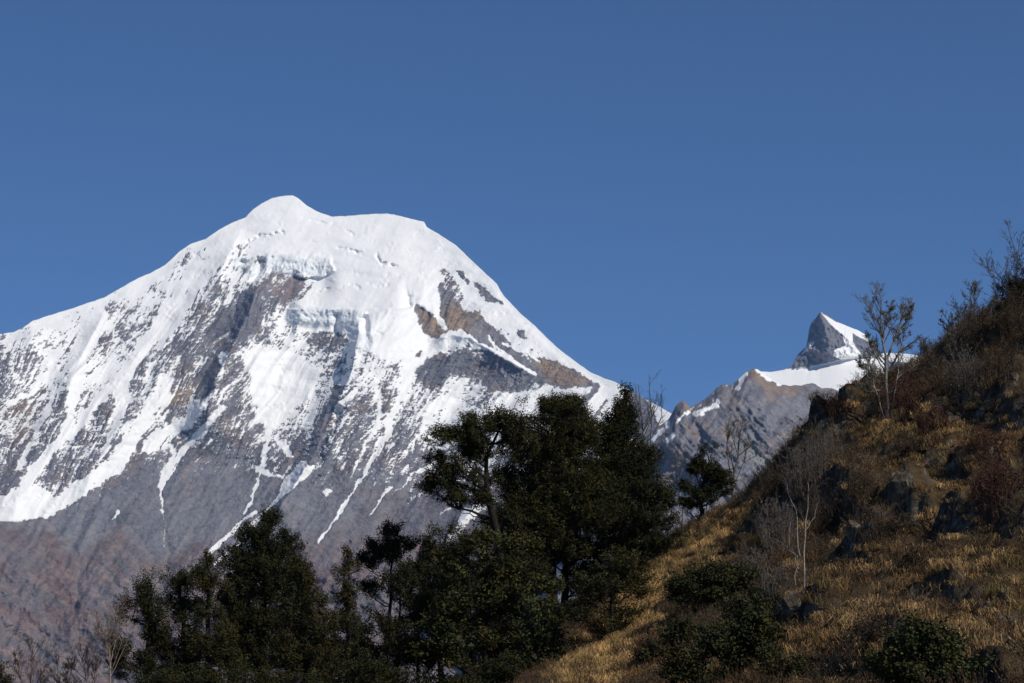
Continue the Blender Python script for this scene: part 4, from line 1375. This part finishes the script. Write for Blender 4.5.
EV("green_shrub", "small dark green shrub below the lone tree on the grass crest", (664, 556), None,
   [(660, 545, 14, 10), (676, 540, 12, 9), (650, 556, 12, 8)], [(664, 560), (664, 550), (664, 542)], 55, (.045, .045, .022), .06, .9, .34, (.14, .07), **SH)

# ------------------------------------------------------------------ bare trees
BT = bare_tree
BT("bare_tree", "tall lichen hung bare tree on the hilltop in front of the white snowfield", (888, 398), 146,
   [([(887, 400), (886, 382), (886, 362), (882, 340), (880, 322), (880, 304)], .115, True), ([(886, 364), (890, 350), (898, 332), (902, 316), (908, 304)], .10, False),
    ([(886, 392), (876, 390), (867, 376), (859, 362)], .06, False), ([(882, 342), (887, 322), (891, 304)], .06, False), ([(899, 330), (908, 320), (914, 306)], .05, False),
    ([(887, 394), (896, 388), (904, 378)], .04, False), ([(885, 372), (874, 352), (868, 336)], .05, False), ([(880, 390), (868, 392), (856, 386)], .035, False), ([(891, 402), (896, 380), (899, 356), (904, 338)], .06, True), ([(882, 402), (874, 384), (870, 362)], .05, True)], 61, (.22, .195, .17), levels=((15, .29, 40), (6, .5, 45), (5, .5, 48)),
   lichen=7500, min_r=.010, leafy=(.17, .165, .12), fixed=[([(890, 369), (900, 352), (914, 341), (922, 334)], .07, False)], group="leafless trees on the hilltop")
BT("birch_tree", "white stemmed birch with a crooked stem low on the slope", (797, 592), None,
   [([(797, 594), (794, 578), (799, 558), (786, 549), (788, 530), (792, 514)], .042, True)], 62, (.28, .255, .23),
   levels=((9, .28, 42), (5, .5, 45), (3, .5, 45)), mat=BIRCH, twig=(.13, .105, .09), min_r=.005, group="white stemmed birches",
   fixed=[([(796, 592), (780, 588), (769, 573), (764, 560)], .022, True), ([(788, 548), (778, 540), (768, 535)], .016, False)])
BT("birch_tree", "straighter white stemmed birch beside the crooked one", (804, 590), None,
   [([(804, 592), (804, 548), (808, 513), (809, 490), (808, 482)], .045, True), ([(800, 556), (797, 535), (798, 512), (790, 497), (788, 482)], .028, False), ([(806, 530), (815, 515), (820, 500)], .016, False)], 63, (.28, .255, .23),
   levels=((9, .28, 40), (5, .5, 45), (3, .5, 45)), mat=BIRCH, twig=(.13, .105, .09), min_r=.005, group="white stemmed birches")
BT("bare_tree", "bare tree with two grey stems beside the lone dark tree on the grass crest", (733, 508), 163,
   [([(733, 510), (733, 480), (738, 455), (740, 430)], .13, True), ([(733, 495), (729, 470), (727, 445), (728, 428)], .08, False), ([(734, 485), (744, 462), (748, 445)], .05, False)], 64, (.15, .13, .11), levels=((9, .4, 36), (5, .5, 42), (4, .5, 45)),
   lichen=900)
BT("bare_tree", "thin bare twigs showing above the tallest conifer against the sky", (648, 575), 170,
   [([(648, 577), (646, 480), (642, 420), (638, 384)], .1, True), ([(647, 480), (652, 420), (649, 386)], .07, False), ([(650, 440), (662, 418), (660, 400)], .05, False)], 65, (.13, .115, .105), levels=((10, .28, 32), (5, .45, 40), (3, .5, 45)))
BT("bare_tree", "grey leafless tree behind the lone dark tree, low and spreading", (682, 528), 164,
   [([(682, 530), (683, 500), (678, 478), (676, 455)], .06, True), ([(681, 525), (670, 505), (664, 485)], .05, True), ([(683, 510), (692, 490), (694, 470)], .04, False)], 66, (.17, .145, .13), levels=((9, .45, 42), (6, .5, 45), (4, .5, 45)))
for i, (lab, base, D, st) in enumerate((
        ("dark leafless tree near the lower left corner, second from the edge", (30, 726), 150, [([(28, 728), (30, 690), (33, 650)], .07, True), ([(29, 705), (20, 680), (17, 660)], .05, False)]),
        ("leafless shrubby tree with upright dark stems before the red foothill", (58, 726), 150, [([(58, 728), (59, 690), (57, 662)], .06, True), ([(58, 712), (66, 690), (72, 668)], .04, False), ([(40, 728), (42, 695), (41, 676)], .05, True)]),
        ("leaning leafless tree with a thin crown left of the left clump", (88, 726), 148, [([(92, 728), (88, 690), (82, 655)], .06, True), ([(88, 700), (96, 680), (95, 660)], .04, False), ([(86, 680), (74, 668), (68, 664)], .03, False)]),
        ("tall leafless tree with a pale stem against the left clump", (108, 726), 146, [([(106, 728), (111, 690), (110, 655), (109, 618)], .07, True), ([(111, 668), (104, 645), (98, 630)], .04, False), ([(111, 660), (116, 640), (115, 622)], .04, False)]))):
    BT("bare_tree", lab, base, D, st, 70 + i, (.15, .115, .10) if i < 3 else (.26, .20, .165), levels=((12, .45, 40), (6, .5, 44), (5, .5, 46)), min_r=.009, group="leafless trees in the lower left corner")
for i, (lab, base, D, st) in enumerate((
        ("thin leafless tree left of the shaggy hilltop tree, tallest of the twiggy row", (982, 366), 149, [([(984, 368), (982, 340), (976, 315), (972, 290)], .05, True), ([(983, 350), (990, 325), (992, 305)], .04, False)]),
        ("twiggy leafless tree in the middle of the hilltop row", (960, 372), 148, [([(960, 374), (962, 350), (960, 330), (966, 312)], .045, True), ([(961, 360), (952, 340), (948, 322)], .035, False)]),
        ("low twiggy leafless tree beside the red brown dome shrub on the hilltop", (934, 376), 147, [([(934, 378), (932, 358), (927, 344)], .04, True), ([(934, 370), (944, 350), (948, 338)], .03, False)]),
        ("bare stems rising through the shaggy tree at the right edge", (1008, 372), 152, [([(1008, 374), (1004, 330), (1002, 295), (1000, 272)], .06, True), ([(1010, 360), (1016, 310), (1019, 250)], .06, True)]))):
    BT("bare_tree", lab, base, D, st, 80 + i, (.13, .105, .09), levels=((13, .45, 40), (7, .5, 44), (5, .5, 46)), min_r=.009, group="leafless trees on the hilltop", lichen=1500)

# ------------------------------------------------------------------ leafless shrubs
RD, BR, GY = ((.085, .045, .038), (.085, .038, .026)), ((.075, .055, .04), (.075, .05, .03)), ((.14, .12, .105), (.10, .085, .07))
SHRUBS = [
    ("dark red brown dome shaped shrub at the foot of the lichen hung tree", (908, 416), 56, 46, RD, 2200),
    ("brown twiggy shrub right of the red brown dome on the hilltop", (938, 392), 48, 42, BR, 900),
    ("grey brown twiggy shrub under the middle of the hilltop row", (966, 384), 46, 44, GY, 700),
    ("twiggy shrub below the shaggy tree at the right edge", (994, 382), 44, 40, BR, 900),
    ("tangled brown shrub on the skyline left of the shaggy hilltop tree", (980, 352), 40, 36, BR, 700),
    ("grey tangled shrub on the skyline under the twiggy hilltop row", (956, 366), 36, 30, GY, 500),
    ("dense dark shrub on the skyline touching the right edge", (1018, 332), 44, 44, BR, 1400),
    ("grey leafless shrub in front of the birch stems", (776, 596), 40, 34, GY, 300),
    ("brown thicket uphill of the tall dark outcrop", (912, 458), 40, 26, BR, 900),
    ("dark brown shrub below the leaning dark rock", (862, 500), 40, 30, BR, 700),
    ("tangled brush hiding the foot of the lichen hung tree", (886, 410), 34, 22, BR, 600),
    ("thin shrub under the lichen hung tree toward the snowfield", (868, 416), 30, 18, GY, 300),
    ("rusty low shrub on the crest bump left of the lichen hung tree", (838, 418), 36, 22, RD, 500),
    ("grey twiggy shrub hanging over the steep edge of the crest", (804, 478), 44, 36, GY, 700),
    ("dark twiggy shrub where the grass crest meets the steep edge", (772, 500), 40, 42, BR, 600),
    ("grey twiggy shrub above the birches", (826, 470), 44, 46, GY, 600),
    ("fine dark thicket behind the straight birch", (822, 528), 46, 50, BR, 700),
    ("grey thicket behind the crooked birch", (778, 548), 44, 54, GY, 600),
    ("brown shrub left of the birches at the top of the green shrub", (752, 585), 44, 42, GY, 500),
    ("red shrub in the middle of the upper golden grass", (936, 434), 40, 28, RD, 1600),
    ("wide red brown shrub by the right edge below the golden grass", (1002, 500), 66, 42, RD, 2200),
    ("red brown shrub above the wide one at the right edge", (985, 455), 54, 30, RD, 1500),
    ("brown shrub beside the pale layered rock", (915, 575), 44, 32, BR, 900),
    ("brown twiggy shrub left of the round green shrub at the bottom", (868, 655), 60, 44, BR, 1200),
    ("greyish shrub beside the large dark rock at the bottom", (838, 684), 52, 36, GY, 700),
    ("dark red patch of shrub at the lower end of the grass strip", (655, 662), 44, 34, RD, 900),
    ("brown shrub under the tall dark outcrop", (905, 535), 44, 26, BR, 800),
]
for i, (lab, base, w, h, (c, lc), nl) in enumerate(SHRUBS):
    twig_shrub(lab, base, w, h, 900 + i, c, lc, nl)

# ------------------------------------------------------------------ rocks
ROCKS = [
    ("large dark rock with a pale cracked face near the birches", (798, 618), 36, 40, .35, .2),
    ("grey rock capped by a drooping grass tussock right of the large dark rock", (846, 600), 22, 18, .3, 0),
    ("small pale flat rock above the grass capped rock", (866, 572), 22, 12, .3, .1),
    ("tall dark outcrop in the middle of the hillside", (902, 492), 32, 56, .35, .15),
    ("leaning dark rock left of the tall dark outcrop", (866, 462), 22, 34, .35, .5),
    ("pale layered rock on the right part of the hillside", (958, 566), 36, 22, .35, -.1),
    ("pointed grey slab near the right edge", (1006, 600), 16, 30, .3, .2),
    ("grey slab just uphill of the pointed one", (988, 582), 16, 20, .3, .1),
    ("low grey rock below the layered rock", (938, 602), 18, 18, .3, .1),
    ("dark rock at the mouth of the hollow in the slope's centre", (856, 548), 26, 24, .35, .3),
    ("greenish rock on the crest bump left of the lichen hung tree", (842, 420), 20, 16, .35, 0),
    ("dark rock under the crest, above the leaning dark rock", (852, 446), 22, 34, .4, .3),
    ("grey brown rock in the red brown shrubs near the right edge", (992, 434), 26, 20, .35, .1),
    ("pale stone under the shaggy tree at the right edge", (1016, 378), 12, 14, .3, .3),
    ("small dark rock amid golden tussocks at the bottom right", (1000, 640), 20, 14, .35, 0),
    ("small stone by the right edge above the golden tussocks", (1010, 620), 14, 10, .35, 0),
]
for i, (lab, base, w, h, sk, tl) in enumerate(ROCKS):
    rock(lab, base, w * .85, h * .85, 500 + i, sk + .12, tl)


def valley():
    m = Mat("valley_ground", 0.95, 0.1)
    n = m.noise(0.004, 6)
    r = m.ramp(n.outputs[0], [(.35, (.05, .055, .03)), (.65, (.13, .10, .06))])
    m.l(r.outputs[0], m.b.inputs["Base Color"])
    xs = np.linspace(-26000, 26000, 66)
    ys = np.linspace(-4000, 40000, 56)
    X, Y = np.meshgrid(xs, ys)
    Z = -230 + 12 * fbm(X / 3000, Y / 3000, 3, 5)
    o = mesh_obj("ground", np.stack([X, Y, Z], -1).reshape(-1, 3), grid_faces(len(ys), len(xs)), m.m)
    tag(o, kind="structure")


valley()


def haze():
    x, y0, y1, z0, z1 = 25500, -3500, 30000, -245, 4200
    v = [(-x, y0, z0), (x, y0, z0), (x, y1, z0), (-x, y1, z0), (-x, y0, z1), (x, y0, z1), (x, y1, z1), (-x, y1, z1)]
    f = [(0, 3, 2, 1), (4, 5, 6, 7), (0, 1, 5, 4), (1, 2, 6, 5), (2, 3, 7, 6), (3, 0, 4, 7)]
    m = bpy.data.materials.new("thin_haze")
    m.use_nodes = True
    t = m.node_tree
    for n in list(t.nodes):
        t.nodes.remove(n)
    out = t.nodes.new("ShaderNodeOutputMaterial")
    pv = t.nodes.new("ShaderNodeVolumePrincipled")
    pv.inputs["Color"].default_value = (0.30, 0.55, 1.0, 1)
    pv.inputs["Density"].default_value = HAZE
    pv.inputs["Anisotropy"].default_value = 0.2
    t.links.new(pv.outputs[0], out.inputs["Volume"])
    o = mesh_obj("haze", v, np.array(f), m, smooth_shade=False)
    tag(o, kind="stuff")


HAZE = 1.25e-5
haze()
